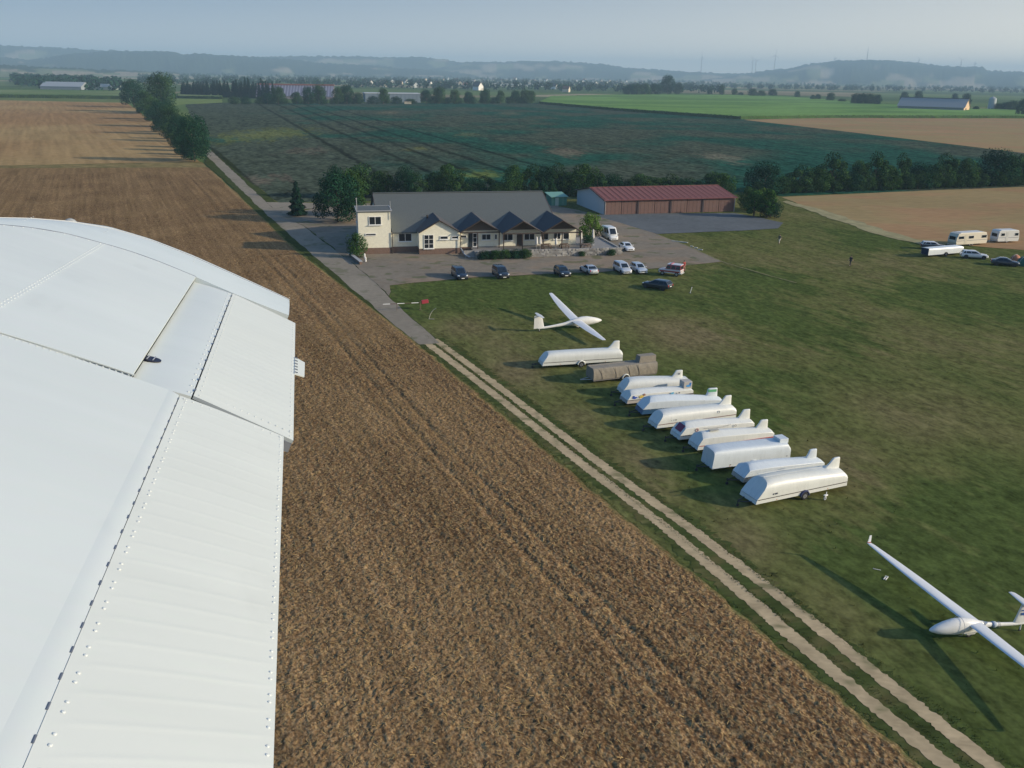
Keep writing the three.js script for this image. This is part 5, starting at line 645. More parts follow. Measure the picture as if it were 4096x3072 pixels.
function trailer({ label, a, b, w = 1.75, top = 1.85, rear = 1.55, style = 'angular', tub = 0.32, mat = gel, tubMat = mat, seam = seamM, fin = {}, slant = 0.75, wheelAt = 0.52, group }) {
  top = 0.42 + (top - 0.42) * 0.93; rear = 0.42 + (rear - 0.42) * 0.93; w *= 0.96;
  const A = G(...a, 0.42), B = G(...b, 0.42), d = B.clone().sub(A), L = d.length(), o = thing('glider_trailer', label, 'trailer', A.clone().setY(0), Math.atan2(-d.z, d.x)), y0 = 0.42, y1 = y0 + tub, ylid = y1 + 0.04;
  const tubRing = (x, s) => [[0, y0], [0, y1], [-w, y1], [-w, y0]].map(([z, y]) => V(x + s * (y - y0), y, z));
  part(o, 'lower_body', uvXY(loft([tubRing(0, slant * 0.35), tubRing(L * 0.5, 0), tubRing(L, -0.05)], 0.4)), tubMat);
  part(o, 'lid_seam', loft([0, 1].map((k) => [[0.012, y1 - 0.01], [0.012, ylid + 0.012], [-w - 0.012, ylid + 0.012], [-w - 0.012, y1 - 0.01]].map(([z, y]) => V(k ? L - 0.05 : slant * 0.12 + 0.1, y, z))), 0.3), seam);
  const xs0 = slant * 0.35 * tub, hT = (t) => t < 0.3 ? mix(top, top + 0.02, t / 0.3) : mix(top + 0.02, rear, Math.pow((t - 0.3) / 0.7, 1.25)), st = [0, 0.02, 0.12, 0.3, 0.5, 0.7, 0.86, 0.965, 1], rings = st.map((t, i) => { const yt = (i === 0 ? hT(t) - 0.05 : i === 8 ? ylid + (hT(t) - ylid) * 0.72 : hT(t)), narrow = style === 'round' || style === 'box' ? 1 : 1 - 0.16 * smooth(0.3, 1, t), r = ringAt(xs0 + t * (L - xs0), ylid, yt, w * narrow, style, i === 0 ? slant : i === 1 ? slant : i === 2 ? slant * 0.75 * 0.85 : i === 3 ? 0 : 0); return r.map((p) => p.setZ(p.z - w * (1 - narrow) / 2)); });
  const lid = part(o, 'lid', uvXY(loft(rings, style === 'angular' ? 0.32 : 0.6)), mat);
  const fx = L - (fin.back ?? 0.1), fh = fin.h ?? 0.95, c0 = fin.root ?? 1.75, c1 = fin.tip ?? 0.85, fb = hT(0.93) - 0.12, th = fin.th ?? 0.13, mz = -w / 2, fr = (y, xa, xb, t) => { const q = []; for (let k = 0; k < 14; k++) { const an = k / 14 * 6.283, cx = Math.cos(an), e = Math.pow(Math.abs(Math.sin(an)), 0.7) * Math.sign(Math.sin(an)); q.push(V(mix(xa, xb, 0.5 - 0.5 * cx), y, mz + e * t)); } return q; };
  if (fin.box) { const f = part(o, 'fin_box', uvXY(rbox(fin.box, fh, w * 0.55, 0.03, L - fin.box / 2 - 0.05, fb + fh / 2, mz)), fin.mat ?? mat); } else if (fh > 0) part(o, 'fin_hump', uvXY(loft([[0, 0.35], [0.1, 0.18], [0.28, 0.08], [0.6, 0.02], [0.94, 0], [1, -0.05]].map(([t, k]) => fr(fb + t * fh, fx - mix(c0 * 0.92, Math.max(c1, 0.72), Math.pow(t, 0.8)) - k, fx - 0.05 * t + Math.min(k, 0) , th * (1.6 - 0.7 * Math.pow(t, 0.4)) * (t === 1 ? 0.5 : 1))), 0.7)), fin.mat ?? mat);
  for (const z of [-0.06, -w + 0.06]) { const wg = wheelT(); wg.name = 'wheel'; wg.position.set(L * wheelAt, 0.32, z + (z > -1 ? 0.10 : -0.10)); wg.rotation.y = Math.PI / 2; o.add(wg); part(o, 'mudguard', new THREE.TorusGeometry(0.40, 0.085, 6, 14, Math.PI).scale(1, 1, 1.4).translate(L * wheelAt, 0.34, z + (z > -1 ? 0.1 : -0.1)), fin.guard ?? mat); }
  part(o, 'axle', bar(V(L * wheelAt, 0.32, 0), V(L * wheelAt, 0.32, -w), 0.05), blackM);
  part(o, 'drawbar', merge([bar(V(0.4, 0.45, -0.35), V(-0.95, 0.42, -w / 2), 0.045), bar(V(0.4, 0.45, -w + 0.35), V(-0.95, 0.42, -w / 2), 0.045), bar(V(-0.9, 0.03, -w / 2), V(-0.9, 0.6, -w / 2), 0.035), cyl(0.12, 0.12, 0.07, 10, -0.9, 0.12, -w / 2, Math.PI / 2)]), blackM);
  const hg = box(0.07, 0.05, 0.02); for (let k = 0; k < 6; k++) { const h = part(o, 'lid_hinge', hg, greyM); h.position.set(L * (0.1 + 0.15 * k), y1, 0.014); } for (const k of [0.22, 0.78]) { const m = part(o, 'side_marker', box(0.1, 0.045, 0.015), std(0.5, 0.17, 0.03, 0.3)); m.position.set(L * k, y0 + 0.08, 0.008); } const tl = part(o, 'tail_light', merge([rbox(0.04, 0.14, 0.3, 0.015, L - 0.02, y0 + 0.12, -0.22), rbox(0.04, 0.14, 0.3, 0.015, L - 0.02, y0 + 0.12, -w + 0.22)]), redLamp);
  return { o, L, w, y0, y1, ylid, lid, hT, fx, fb, fh };
}
const mark = (o, name, geo, r, g, b) => part(o, name, geo, std(r, g, b, 0.6));
const strokes = (o, x, y, n, h, seed, col = [0.08, 0.08, 0.10]) => { const r = rng(seed), gs = []; for (let i = 0; i < n; i++) { const X = x + i * h * 0.75; if (r() < 0.2) continue; gs.push(box(h * 0.16, h, 0.012, X, y, 0)); if (r() < 0.7) gs.push(box(h * 0.42, h * 0.16, 0.013, X + h * 0.2, y + h * (r() < 0.5 ? 0.42 : -0.42), 0)); if (r() < 0.5) gs.push(box(h * 0.15, h, 0.0125, X + h * 0.42, y, 0)); } return mark(o, 'lettering', merge(gs), ...col); };
{
  let t = trailer({ label: 'white round backed trailer with a tall fin, farthest of the trailer row', a: z1(535, 1152), b: z1(1548, 1085), style: 'round', top: 1.9, rear: 1.85, fin: { h: 0.95, root: 1.7, tip: 0.55 }, wheelAt: 0.48 });
  { // tarpaulin covered trailer
    const A = G(...z1(1180, 1340), 0.42), B = G(...z1(1985, 1245), 0.42), d = B.clone().sub(A), L = d.length(), w = 1.75, o = thing('covered_trailer', 'trailer wrapped in a wrinkled grey brown tarpaulin, with a square raised end', 'trailer', A.setY(0), Math.atan2(-d.z, d.x)), tarp = grainy(0.23, 0.205, 0.165, 0.16, 1.6, 0.9, { side: THREE.DoubleSide });
    const rows = [], n = 60; for (let i = 0; i <= n; i++) { const x = L * i / n, hi = i / n > 0.745 ? 2.45 : 1.72, f = (z, y) => { const wr = 0.05 * (fbm((x * 1.6 + y * 0.9) * 1.6, y * 1.2 + z, 3) - 0.5) * 2; return V(x, y + (y > 1 ? wr * 0.4 : 0), z + (z > -0.2 ? wr : z < -w + 0.2 ? -wr : 0)); }, ww = hi > 2 ? 0.42 : 0.12; rows.push([f(0, 0.5), f(0.03, 0.9), f(0.02, 1.25), f(-0.02, 1.55), f(-0.12, 1.7), f(-0.42, 1.73), f(-0.44, hi - 0.04), f(-w + 0.44, hi - 0.04), f(-w + 0.42, 1.73), f(-w + 0.12, 1.7), f(-w + 0.02, 1.55), f(-w, 1.25), f(-w - 0.02, 0.9), f(-w, 0.5)]); }
    part(o, 'tarpaulin', uvXY(loft(rows, 0.7)), tarp); part(o, 'chassis', uvXY(box(L - 0.1, 0.22, w - 0.1, L / 2, 0.45, -w / 2)), std(0.14, 0.13, 0.12)); for (const z of [0.04, -w - 0.04]) { const g = wheelT(); g.name = 'wheel'; g.position.set(L * 0.5, 0.32, z); g.rotation.y = Math.PI / 2; o.add(g); part(o, 'mudguard', new THREE.TorusGeometry(0.41, 0.07, 6, 14, Math.PI).scale(1, 1, 1.6).translate(L * 0.5, 0.34, z), gel); } part(o, 'drawbar', merge([bar(V(0.3, 0.45, -0.4), V(-1.1, 0.42, -w / 2), 0.05), bar(V(0.3, 0.45, -w + 0.4), V(-1.1, 0.42, -w / 2), 0.05)]), greyM);
    part(o, 'rope', merge([0.12, 0.34, 0.55, 0.7].map((k) => box(0.03, 1.25, 0.03, L * k, 1.1, 0.06, 0, 0, 0.25))), std(0.12, 0.10, 0.08));
  }
  t = trailer({ label: 'white trailer with a small dark number on its fin, behind the painted trailer', a: z2(600, 560), b: z2(1465, 500), top: 1.95, rear: 1.6, style: 'round', fin: { h: 0.9, root: 1.5, tip: 0.8, back: 0.65 } });
  strokes(t.o, t.fx - 0.55, t.fb + 0.55, 2, 0.2, 4).position.z = -t.w / 2 + 0.17;
  t = trailer({ label: 'white trailer painted with blue and yellow figures, with a grey square end box', a: z2(655, 682), b: z2(1500, 590), top: 1.62, rear: 1.35, tub: 0.3, tubMat: std(0.40, 0.37, 0.34), fin: { box: 0.95, h: 0.75, mat: grainy(0.42, 0.40, 0.37, 0.08, 1) } });
  const blob = (seed, sx, sy) => { const s = new THREE.Shape(), r = rng(seed); for (let i = 0; i <= 12; i++) { const a = i / 12 * 6.283, k = 0.65 + 0.5 * r(); const x = Math.cos(a) * sx * k, y = Math.sin(a) * sy * k; i ? s.lineTo(x, y) : s.moveTo(x, y); } return new THREE.ExtrudeGeometry(s, { depth: 0.012, bevelEnabled: false }); };
  const dec = (o, seed, x, y, z, sx, sy, c) => { const m = mark(o, 'painted_figure', blob(seed, sx, sy), ...c); m.position.set(x, y, z); };
  dec(t.o, 3, 0.85, 0.98, 0.03, 0.32, 0.13, [0.02, 0.08, 0.42]); dec(t.o, 4, 0.72, 1.12, 0.03, 0.1, 0.12, [0.015, 0.06, 0.36]); dec(t.o, 5, 1.55, 1.04, 0.03, 0.26, 0.17, [0.62, 0.46, 0.10]); dec(t.o, 6, 1.85, 1.22, 0.03, 0.16, 0.14, [0.30, 0.16, 0.11]); dec(t.o, 7, 5.0, 1.05, 0.03, 0.25, 0.1, [0.10, 0.40, 0.62]); dec(t.o, 8, 5.75, 1.02, 0.03, 0.12, 0.08, [0.10, 0.10, 0.16]); dec(t.o, 9, t.L - 0.5, t.fb + 0.3, -t.w * 0.22, 0.26, 0.12, [0.05, 0.28, 0.62]); dec(t.o, 10, t.L - 0.3, t.fb + 0.45, -t.w * 0.22, 0.13, 0.2, [0.03, 0.16, 0.48]);
  t = trailer({ label: 'white trailer with a blue lower body and a green band on its square fin', a: z2(840, 815), b: z2(1870, 735), top: 2.05, rear: 1.45, tub: 0.42, mat: gelCool, tubMat: grainyPaint(0.035, 0.10, 0.20), slant: 0.95, seam: std(0.02, 0.06, 0.12), fin: { h: 0.95, root: 1.35, tip: 1.05, back: 0.3 } });
  mark(t.o, 'green_band', box(0.88, 0.24, 0.3, t.fx - 0.62, t.fb + 0.72, -t.w / 2), 0.10, 0.36, 0.17);
  t = trailer({ label: 'white round trailer with a dark red seam, between the blue based and the ringed trailer', a: z3(65, 283), b: z3(845, 175), style: 'round', top: 1.9, rear: 1.7, seam: std(0.14, 0.05, 0.05), fin: { h: 0.95, root: 1.7, tip: 0.75 } });
  strokes(t.o, 1.5, 1.05, 8, 0.1, 12).position.z = 0.012; mark(t.o, 'round_emblem', new THREE.TorusGeometry(0.12, 0.02, 4, 16).translate(6.6, 1.25, 0.0), 0.35, 0.38, 0.42);
  t = trailer({ label: 'cream white trailer with a dark red front panel and a red ring on its side', a: z3(285, 393), b: z3(1030, 300), top: 1.85, rear: 1.45, slant: 0.85, fin: { h: 0.95, root: 1.55, tip: 0.8 } });
  mark(t.o, 'front_panel', box(0.03, 0.72, 1.05, 0.50, 1.28, -t.w / 2, 0, 0, -0.70), 0.20, 0.03, 0.08); mark(t.o, 'red_ring', new THREE.TorusGeometry(0.13, 0.025, 5, 18).translate(1.75, 1.18, 0.03), 0.42, 0.12, 0.08); mark(t.o, 'dark_slot', box(1.3, 0.07, 0.02, 2.9, 0.98, 0.012), 0.03, 0.03, 0.04); mark(t.o, 'line_drawing', new THREE.TubeGeometry(new THREE.CatmullRomCurve3([V(2.4, 1.25, 0.02), V(3.2, 1.2, 0.02), V(4.2, 1.18, 0.01), V(4.9, 1.26, 0.01), V(5.2, 1.36, 0)]), 24, 0.012, 4), 0.18, 0.18, 0.2); mark(t.o, 'round_emblem', new THREE.TorusGeometry(0.09, 0.02, 4, 14).translate(5.7, 1.15, 0.01), 0.14, 0.14, 0.16);
  t = trailer({ label: 'cream white trailer with a red stripe along its side and a blue tyre cover', a: z3(465, 495), b: z3(1225, 400), top: 1.85, rear: 1.45, slant: 0.7, seam: std(0.34, 0.05, 0.04), fin: { h: 0.9, root: 1.5, tip: 0.8, back: 0.3, guard: std(0.02, 0.03, 0.08) } });
  mark(t.o, 'roof_hatch', rbox(0.9, 0.03, 0.4, 0.01, 1.9, 1.86, -t.w * 0.42), 0.42, 0.40, 0.34); mark(t.o, 'number_plate', box(0.5, 0.12, 0.02, 5.6, 0.62, 0.012), 0.3, 0.3, 0.3);
  t = trailer({ label: 'white box shaped trailer with rounded edges and only a low hump at its end', a: z3(610, 682), b: z3(1375, 580), style: 'box', w: 1.9, top: 2.05, rear: 1.95, tub: 0.04, slant: 0.12, mat: gelCool, seam: gelCool, fin: { box: 0.85, h: 0.42, mat: gelCool } });
  mark(t.o, 'reflector', box(0.14, 0.05, 0.02, 1.7, 0.62, 0.012), 0.12, 0.06, 0.03); mark(t.o, 'reflector', box(0.14, 0.05, 0.02, t.L - 0.35, 0.75, 0.012), 0.12, 0.12, 0.12); mark(t.o, 'latch', box(0.12, 0.07, 0.03, 4.4, 0.66, 0.012), 0.2, 0.2, 0.2);
  t = trailer({ label: 'white trailer with a slim fin, second nearest of the row', a: z3(912, 812), b: z3(1720, 690), top: 1.75, rear: 1.3, mat: gelCool, tubMat: std(0.34, 0.33, 0.30), slant: 0.9, fin: { h: 0.9, root: 1.2, tip: 0.75, back: 0.35 } });
  t = trailer({ label: 'large white trailer with a black seam and blue tyre cover, nearest of the row', a: z3(1040, 1030), b: z3(1935, 840), w: 2.05, top: 2.2, rear: 1.75, style: 'round', tub: 0.3, slant: 0.9, fin: { h: 0.95, root: 1.9, tip: 0.45, guard: std(0.02, 0.03, 0.09) } });
  strokes(t.o, 1.55, 1.02, 5, 0.14, 21).position.z = 0.015; mark(t.o, 'roof_rib', merge([box(5.8, 0.03, 0.12, 3.9, 2.2, -t.w * 0.34, 0, 0, -0.02), box(5.8, 0.03, 0.12, 3.9, 2.2, -t.w * 0.66, 0, 0, -0.02)]), 0.66, 0.66, 0.6);
  // open flat trailer with the caravans
  const A = G(...zB(315, 712), 0.35), B = G(...zB(1000, 655), 0.35), d = B.clone().sub(A), L = d.length(), w = 1.8, o = thing('glider_trailer', 'long plain white trailer with an open dark end, standing by the caravans', 'trailer', A.setY(0), Math.atan2(-d.z, d.x));
  part(o, 'shell', uvXY(loft([0, 0.1, 0.5, 0.93, 1].map((k) => ringAt(k * L, 0.45, k > 0.95 ? 1.6 : 1.72, w, 'box')), 0.6)), gelCool); part(o, 'open_end', box(0.06, 1.15, w - 0.12, -0.02, 1.05, -w / 2), std(0.02, 0.03, 0.06)); part(o, 'tailgate_rim', merge([box(0.08, 1.2, 0.06, -0.03, 1.05, -0.03), box(0.08, 0.06, w, -0.03, 1.66, -w / 2)]), gel); for (const z of [0.03, -w - 0.03]) { const g = wheelT(); g.name = 'wheel'; g.position.set(L * 0.5, 0.32, z); g.rotation.y = Math.PI / 2; o.add(g); part(o, 'mudguard', new THREE.TorusGeometry(0.42, 0.07, 6, 14, Math.PI).scale(1, 1, 1.6).translate(L * 0.5, 0.34, z), blackM); } part(o, 'chassis', box(L - 0.2, 0.14, w - 0.3, L / 2, 0.4, -w / 2), blackM); mark(o, 'scuff', box(0.8, 0.03, 0.01, L * 0.4, 1.2, 0.012, 0, 0, 0.1), 0.3, 0.3, 0.3);
}
// ---------------------------------------------------------------- gliders under covers
const clothW = grainyPaint(0.68, 0.68, 0.66, 0.75), clothWing = grainyPaint(0.70, 0.71, 0.71, 0.55);
function aerofoil(c, t, n = 16) { const q = []; for (let i = 0; i < n; i++) { const a = i / n * 6.283, x = 0.5 - 0.5 * Math.cos(a), y = (0.2969 * Math.sqrt(x) - 0.126 * x - 0.3516 * x * x + 0.2843 * x ** 3 - 0.1036 * x ** 4) * 5 * t; q.push([x * c, (a < Math.PI ? y : -y * 0.6) * c]); } return q; }
function glider({ label, nose, tail, len, far, near, farH, nearH, chord, ttop, tp, noseH = 0.85, rootAt, marks, fat = 1, finC = 1.12 }) {
  const dx = tail.clone().sub(nose).setY(0).normalize(), o = thing('glider', label, 'glider', nose.clone().setY(0), Math.atan2(-dx.z, dx.x));   // local x runs from nose to tail, local z to its left or right
  const fr = [[0, 0.03, 0.03, 0], [0.02, 0.12, 0.12, 0], [0.07, 0.23, 0.25, 0.03], [0.15, 0.32, 0.37, 0.08], [0.24, 0.36, 0.46, 0.13], [0.33, 0.35, 0.46, 0.15], [0.42, 0.30, 0.39, 0.15], [0.5, 0.22, 0.28, 0.15], [0.6, 0.15, 0.18, 0.13], [0.75, 0.125, 0.14, 0.10], [0.9, 0.11, 0.125, 0.07], [1, 0.07, 0.09, 0.06]];
  const axisY = (t) => { let i = 0; while (i < fr.length - 2 && fr[i + 1][0] < t) i++; return mix(noseH, tail.y, smooth(0.2, 1, t)) + mix(fr[i][3], fr[i + 1][3], (t - fr[i][0]) / (fr[i + 1][0] - fr[i][0])) * 0.6; };
  const wr = (a, k) => 1 + 0.035 * (fbm(a * 2 + k * 9, k * 23, 2) - 0.5) * 2;
  part(o, 'fuselage', uvXY(loft(fr.flatMap((f, i) => { const nx = fr[i + 1]; return nx ? [0, 0.5].map((q) => f.map((v, j) => mix(v, nx[j], q))) : [f]; }).map(([t, w, h, dy]) => { const q = []; for (let k = 0; k < 20; k++) { const a = k / 20 * 6.283, s = wr(a, t) * (len / 7.6) * mix(fat, 1, smooth(0.35, 0.7, t)); q.push(V(t * len, mix(noseH, tail.y, smooth(0.2, 1, t)) + dy * 0.6 + Math.sin(a) * h * s, Math.cos(a) * w * s)); } return q; }), 0.9)), clothW);
  for (const t of [0.3, 0.55, 0.72]) part(o, 'cover_strap', new THREE.TorusGeometry(t < 0.4 ? 0.4 : t < 0.6 ? 0.21 : 0.15, 0.012, 4, 24).rotateY(Math.PI / 2).scale(1.5, 1.12 * (t < 0.4 ? fat : 1), 1 * (t < 0.4 ? fat : 1)).translate(t * len, axisY(t), 0), std(0.45, 0.45, 0.46));
  const rx = rootAt * len, wing = (s, half, tipH, sw = 0) => { const st = [0, 0.03, 0.25, 0.5, 0.72, 0.88, 0.97, 1], rg = st.map((k) => { const c = chord * (k < 0.6 ? mix(1, 0.82, k / 0.6) : mix(0.82, 0.38, (k - 0.6) / 0.4)) * (k === 1 ? 0.8 : 1), y = mix(noseH + 0.2, tipH, Math.pow(k, 1.15)), x = rx + (chord - c) * 0.35 + sw * k; return aerofoil(c, 0.15).map(([a, b]) => V(x + a, y + b, s * k * half)); }); part(o, 'wing', uvXY(loft(s > 0 ? rg : rg.map((r) => r.slice().reverse()), 0.9)), clothWing); const tc = chord * 0.3, x0 = rx + (chord - tc) * 0.35 + sw, wl = marks && part(o, 'winglet', uvXY(loft([[0, 0], [0.06, 0.14], [0.12, 0.5]].map(([z, y], i) => aerofoil(tc * (1 - 0.22 * i), 0.09).map(([a, b]) => V(x0 + a + 0.1 * i, tipH + y, s * (half + z + b * (s > 0 ? 1 : -1)))))  )), clothWing); if (marks) part(wl, 'red_band', box(tc * 0.95, 0.05, 0.07, x0 + tc * 0.55, tipH + 0.03, s * (half + 0.015)), std(0.35, 0.06, 0.05)); part(o, 'cover_seam', merge(aerofoil(chord * 0.97, 0.16).map((p, i, arr) => { const q = arr[(i + 1) % arr.length], k = 0.5, y = mix(noseH + 0.2, tipH, Math.pow(k, 1.15)); return bar(V(rx + sw * k + 0.03 + p[0] * 0.86 + 0.02, y + p[1] * 0.86, s * k * half), V(rx + sw * k + 0.03 + q[0] * 0.86 + 0.02, y + q[1] * 0.86, s * k * half), 0.012, 4); })), std(0.6, 0.6, 0.6)); };
  wing(far.side, far.half, farH, far.sw); wing(-far.side, near.half, nearH);
  const fb = tail.y + 0.06, fw = (y, xa, c, t) => aerofoil(c, t).map(([a, b]) => V(xa + a, y, b));
  const f0 = len - 0.55, lean = 0.38; part(o, 'fin', uvXY(loft([0, 0.3, 0.7, 1].map((k) => fw(mix(fb - 0.05, ttop, k), f0 - 0.35 + lean * k, mix(finC, finC * 0.64, k), 0.13)), 0.9)), clothW);
  part(o, 'rudder', uvXY(loft([0, 1].map((k) => fw(mix(fb - 0.02, ttop - 0.05, k), f0 + 0.66 + (lean - 0.28) * k, mix(0.42, 0.28, k), 0.1)), 0.9)), marks ? std(0.36, 0.045, 0.05, 0.5) : clothW);
  part(o, 'tailplane', uvXY(loft([-1, -0.9, 0, 0.9, 1].map((k) => aerofoil(mix(0.62, 0.34, Math.abs(k)) * (Math.abs(k) === 1 ? 0.7 : 1), 0.12).map(([a, b]) => V(f0 + lean - 0.33 + (0.62 - mix(0.62, 0.34, Math.abs(k))) * 0.5 + a, ttop + b + 0.02, k * tp))), 0.9)), clothW);
  if (marks) { const s = part(o, 'fin_marking', merge([box(0.36, 0.16, 0.03, 0, 0, 0), box(0.12, 0.34, 0.032, 0.13, 0.06, 0), box(0.3, 0.06, 0.034, -0.02, 0.24, 0)]), std(0.03, 0.09, 0.30)); s.position.set(f0 + 0.28, mix(fb, ttop, 0.52), far.side > 0 ? -0.075 : 0.075); const s2 = s.clone(); s2.position.z *= -1; o.add(s2); part(o, 'blue_band', new THREE.TorusGeometry(0.155, 0.05, 5, 20).rotateY(Math.PI / 2).scale(3, 0.98, 0.95).translate(len * 0.66, axisY(0.66), 0), std(0.30, 0.36, 0.44)); }
  const wg = new THREE.Group(); wg.name = 'main_wheel'; o.add(wg); part(wg, 'tyre', new THREE.TorusGeometry(0.15, 0.06, 7, 16), tyreM); part(wg, 'rim', cyl(0.11, 0.11, 0.08, 10, 0, 0, 0, Math.PI / 2), rimM); wg.position.set(rx + 0.35, 0.21, 0); part(o, 'tail_wheel', cyl(0.09, 0.09, 0.05, 10, len - 0.25, 0.09, 0, Math.PI / 2), tyreM); part(o, 'tail_strut', bar(V(len - 0.25, 0.1, 0), V(len - 0.25, tail.y, 0), 0.04), clothW); part(o, 'wheel_fairing', uvXY(rbox(0.7, 0.3, 0.3, 0.1, rx + 0.35, 0.36, 0)), clothW); part(o, 'cover_skirt', uvXY(rbox(1.2, 0.2, 0.5, 0.08, rx + 0.3, 0.5, 0)), clothW);
}
glider({ label: 'white covered glider with wings spread, standing behind the trailer row', nose: G(...z1(1285, 575), 0.8), tail: G(...z1(440, 680), 0.4), len: 8.9, far: { side: 1, half: 9.4 }, near: { half: 8.3 }, farH: 2.55, nearH: 0.75, chord: 1.35, ttop: 2.1, tp: 1.35, rootAt: 0.33, fat: 1.12, finC: 1.45 });
glider({ label: 'white covered glider with red edged winglets at the right edge of the picture', nose: G(...z4(1065, 1075), 0.8), tail: G(...z4(1985, 1010), 0.5), len: 6.45, far: { side: -1, half: 9.0, sw: -1.1 }, near: { half: 9.0 }, farH: 1.45, nearH: 1.4, chord: 0.95, ttop: 1.85, tp: 1.3, rootAt: 0.37, marks: true, fat: 1.28, noseH: 0.8 });

// ---------------------------------------------------------------- people
function person(label, foot, turn, { skin = [0.45, 0.29, 0.21], hair = [0.05, 0.035, 0.025], shirt, trousers, stride = 0.3, armOut = 0.12, height = 1.76 }) {
  const o = thing('person', label, 'person', foot, turn), s = stride, J = { hipL: V(0.09, 0.92, 0), hipR: V(-0.09, 0.92, 0), kneeL: V(0.10, 0.50, s * 0.55), kneeR: V(-0.10, 0.5, -s * 0.10), ankL: V(0.10, 0.09, s * 0.62), ankR: V(-0.10, 0.12, -s * 0.85), toeL: V(0.11, 0.04, s * 0.62 + 0.18), toeR: V(-0.11, 0.03, -s * 0.85 + 0.15), chest: V(0, 1.30, 0.01), waist: V(0, 1.02, 0), neck: V(0, 1.48, 0), head: V(0, 1.64, 0.02), shL: V(0.19, 1.42, 0), shR: V(-0.19, 1.42, 0), elL: V(0.24 + armOut * 0.5, 1.15, -s * 0.3), elR: V(-0.24 - armOut * 0.5, 1.15, s * 0.25), haL: V(0.25 + armOut, 0.92, -s * 0.35), haR: V(-0.25 - armOut, 0.92, s * 0.5) };
  const bones = { legs: [['hipL', 'kneeL', 0.095, 0.062], ['hipR', 'kneeR', 0.095, 0.062], ['kneeL', 'ankL', 0.062, 0.042], ['kneeR', 'ankR', 0.062, 0.042], ['hipL', 'hipR', 0.10, 0.10]], torso: [['waist', 'chest', 0.125, 0.15], ['shL', 'shR', 0.07, 0.07], ['hipL', 'waist', 0.11, 0.12], ['hipR', 'waist', 0.11, 0.12], ['shL', 'elL', 0.055, 0.045], ['shR', 'elR', 0.055, 0.045]], skin: [['neck', 'head', 0.05, 0.06], ['head', 'head', 0.105, 0.105], ['elL', 'haL', 0.042, 0.03], ['elR', 'haR', 0.042, 0.03], ['haL', 'haL', 0.045, 0.045], ['haR', 'haR', 0.045, 0.045], ['chest', 'neck', 0.1, 0.055], ['waist', 'chest', 0.11, 0.13], ['hipL', 'kneeL', 0.08, 0.05], ['hipR', 'kneeR', 0.08, 0.05], ['shL', 'elL', 0.045, 0.04], ['shR', 'elR', 0.045, 0.04], ['kneeL', 'ankL', 0.05, 0.035], ['kneeR', 'ankR', 0.05, 0.035], ['ankL', 'toeL', 0.04, 0.035], ['ankR', 'toeR', 0.04, 0.035], ['hipL', 'hipR', 0.09, 0.09]] };
  const mesh = (list, grow) => { // smooth union of tapered capsules, meshed on a grid
    const N = 64, mc = new MarchingCubes(N, new THREE.MeshBasicMaterial(), false, false, 60000), size = 1.0, f = mc.field, p = V(), ab = V();
    for (let k = 0; k < N; k++) for (let j = 0; j < N; j++) for (let i = 0; i < N; i++) { p.set((i / N * 2 - 1) * size, 0.92 + (j / N * 2 - 1) * size, (k / N * 2 - 1) * size); let e = 0; for (const [a, b, r0, r1] of list) { const A = J[a], B = J[b]; ab.subVectors(B, A); const l2 = ab.lengthSq(), t = l2 ? clamp(((p.x - A.x) * ab.x + (p.y - A.y) * ab.y + (p.z - A.z) * ab.z) / l2) : 0, d = Math.hypot(p.x - A.x - ab.x * t, p.y - A.y - ab.y * t, p.z - A.z - ab.z * t) - mix(r0, r1, t) - grow; e += Math.exp(-d * 38); } f[i + j * N + k * N * N] = Math.log(Math.max(e, 1e-9)) / 38; }
    mc.isolation = 0; mc.update(); const n = mc.count, g = new THREE.BufferGeometry(); g.setAttribute('position', new THREE.BufferAttribute(new Float32Array(mc.positionArray.slice(0, n * 3)), 3)); g.setAttribute('normal', new THREE.BufferAttribute(new Float32Array(mc.normalArray.slice(0, n * 3)), 3)); g.scale(size, size, size); g.translate(0, 0.92, 0); return g;
  };
  const b = part(o, 'body', mesh(bones.skin, 0), std(...skin, 0.7)); part(o, 'trousers', mesh(bones.legs, 0.012), std(...trousers, 0.9)); part(o, 'shirt', mesh(bones.torso, 0.012), std(...shirt, 0.9));
  const h = new THREE.SphereGeometry(0.125, 12, 8, 0, 6.283, 0, 1.7).rotateX(-0.35).translate(0, 1.665, 0.005); part(o, 'hair', h, std(...hair, 0.9)); part(o, 'shoe', merge([rbox(0.1, 0.07, 0.27, 0.03, J.toeL.x, 0.04, J.toeL.z - 0.06), rbox(0.1, 0.07, 0.27, 0.03, J.toeR.x, 0.04, J.toeR.z - 0.06)]), blackM); part(b, 'nose', new THREE.ConeGeometry(0.018, 0.05, 5).rotateX(1.2).translate(0, 1.64, 0.135), std(...skin, 0.7)); for (const x of [0.04, -0.04]) part(b, 'eye', new THREE.SphereGeometry(0.012, 6, 4).translate(x, 1.665, 0.118), blackM); part(b, 'mouth', box(0.05, 0.012, 0.01, 0, 1.59, 0.116), std(0.25, 0.08, 0.07)); for (const x of [0.108, -0.108]) part(b, 'ear', new THREE.SphereGeometry(0.026, 6, 5).scale(0.5, 1, 0.8).translate(x, 1.64, 0.015), std(...skin, 0.7));
  o.scale.setScalar(height / 1.76);
}
const z7 = Zm(2500, 650, 2.765), z9 = Zm(3300, 700, 2.7789);
person('person in a dark top and pale trousers walking on the grass below the hangar', G(...z7(1705, 895)), -0.7, { shirt: [0.08, 0.09, 0.07], trousers: [0.55, 0.52, 0.46], stride: 0.42 });
person('person in all dark clothes walking across the middle of the airfield', G(...z9(280, 1008)), -0.9, { shirt: [0.022, 0.022, 0.028], trousers: [0.03, 0.03, 0.036], stride: 0.46, armOut: 0.05 });
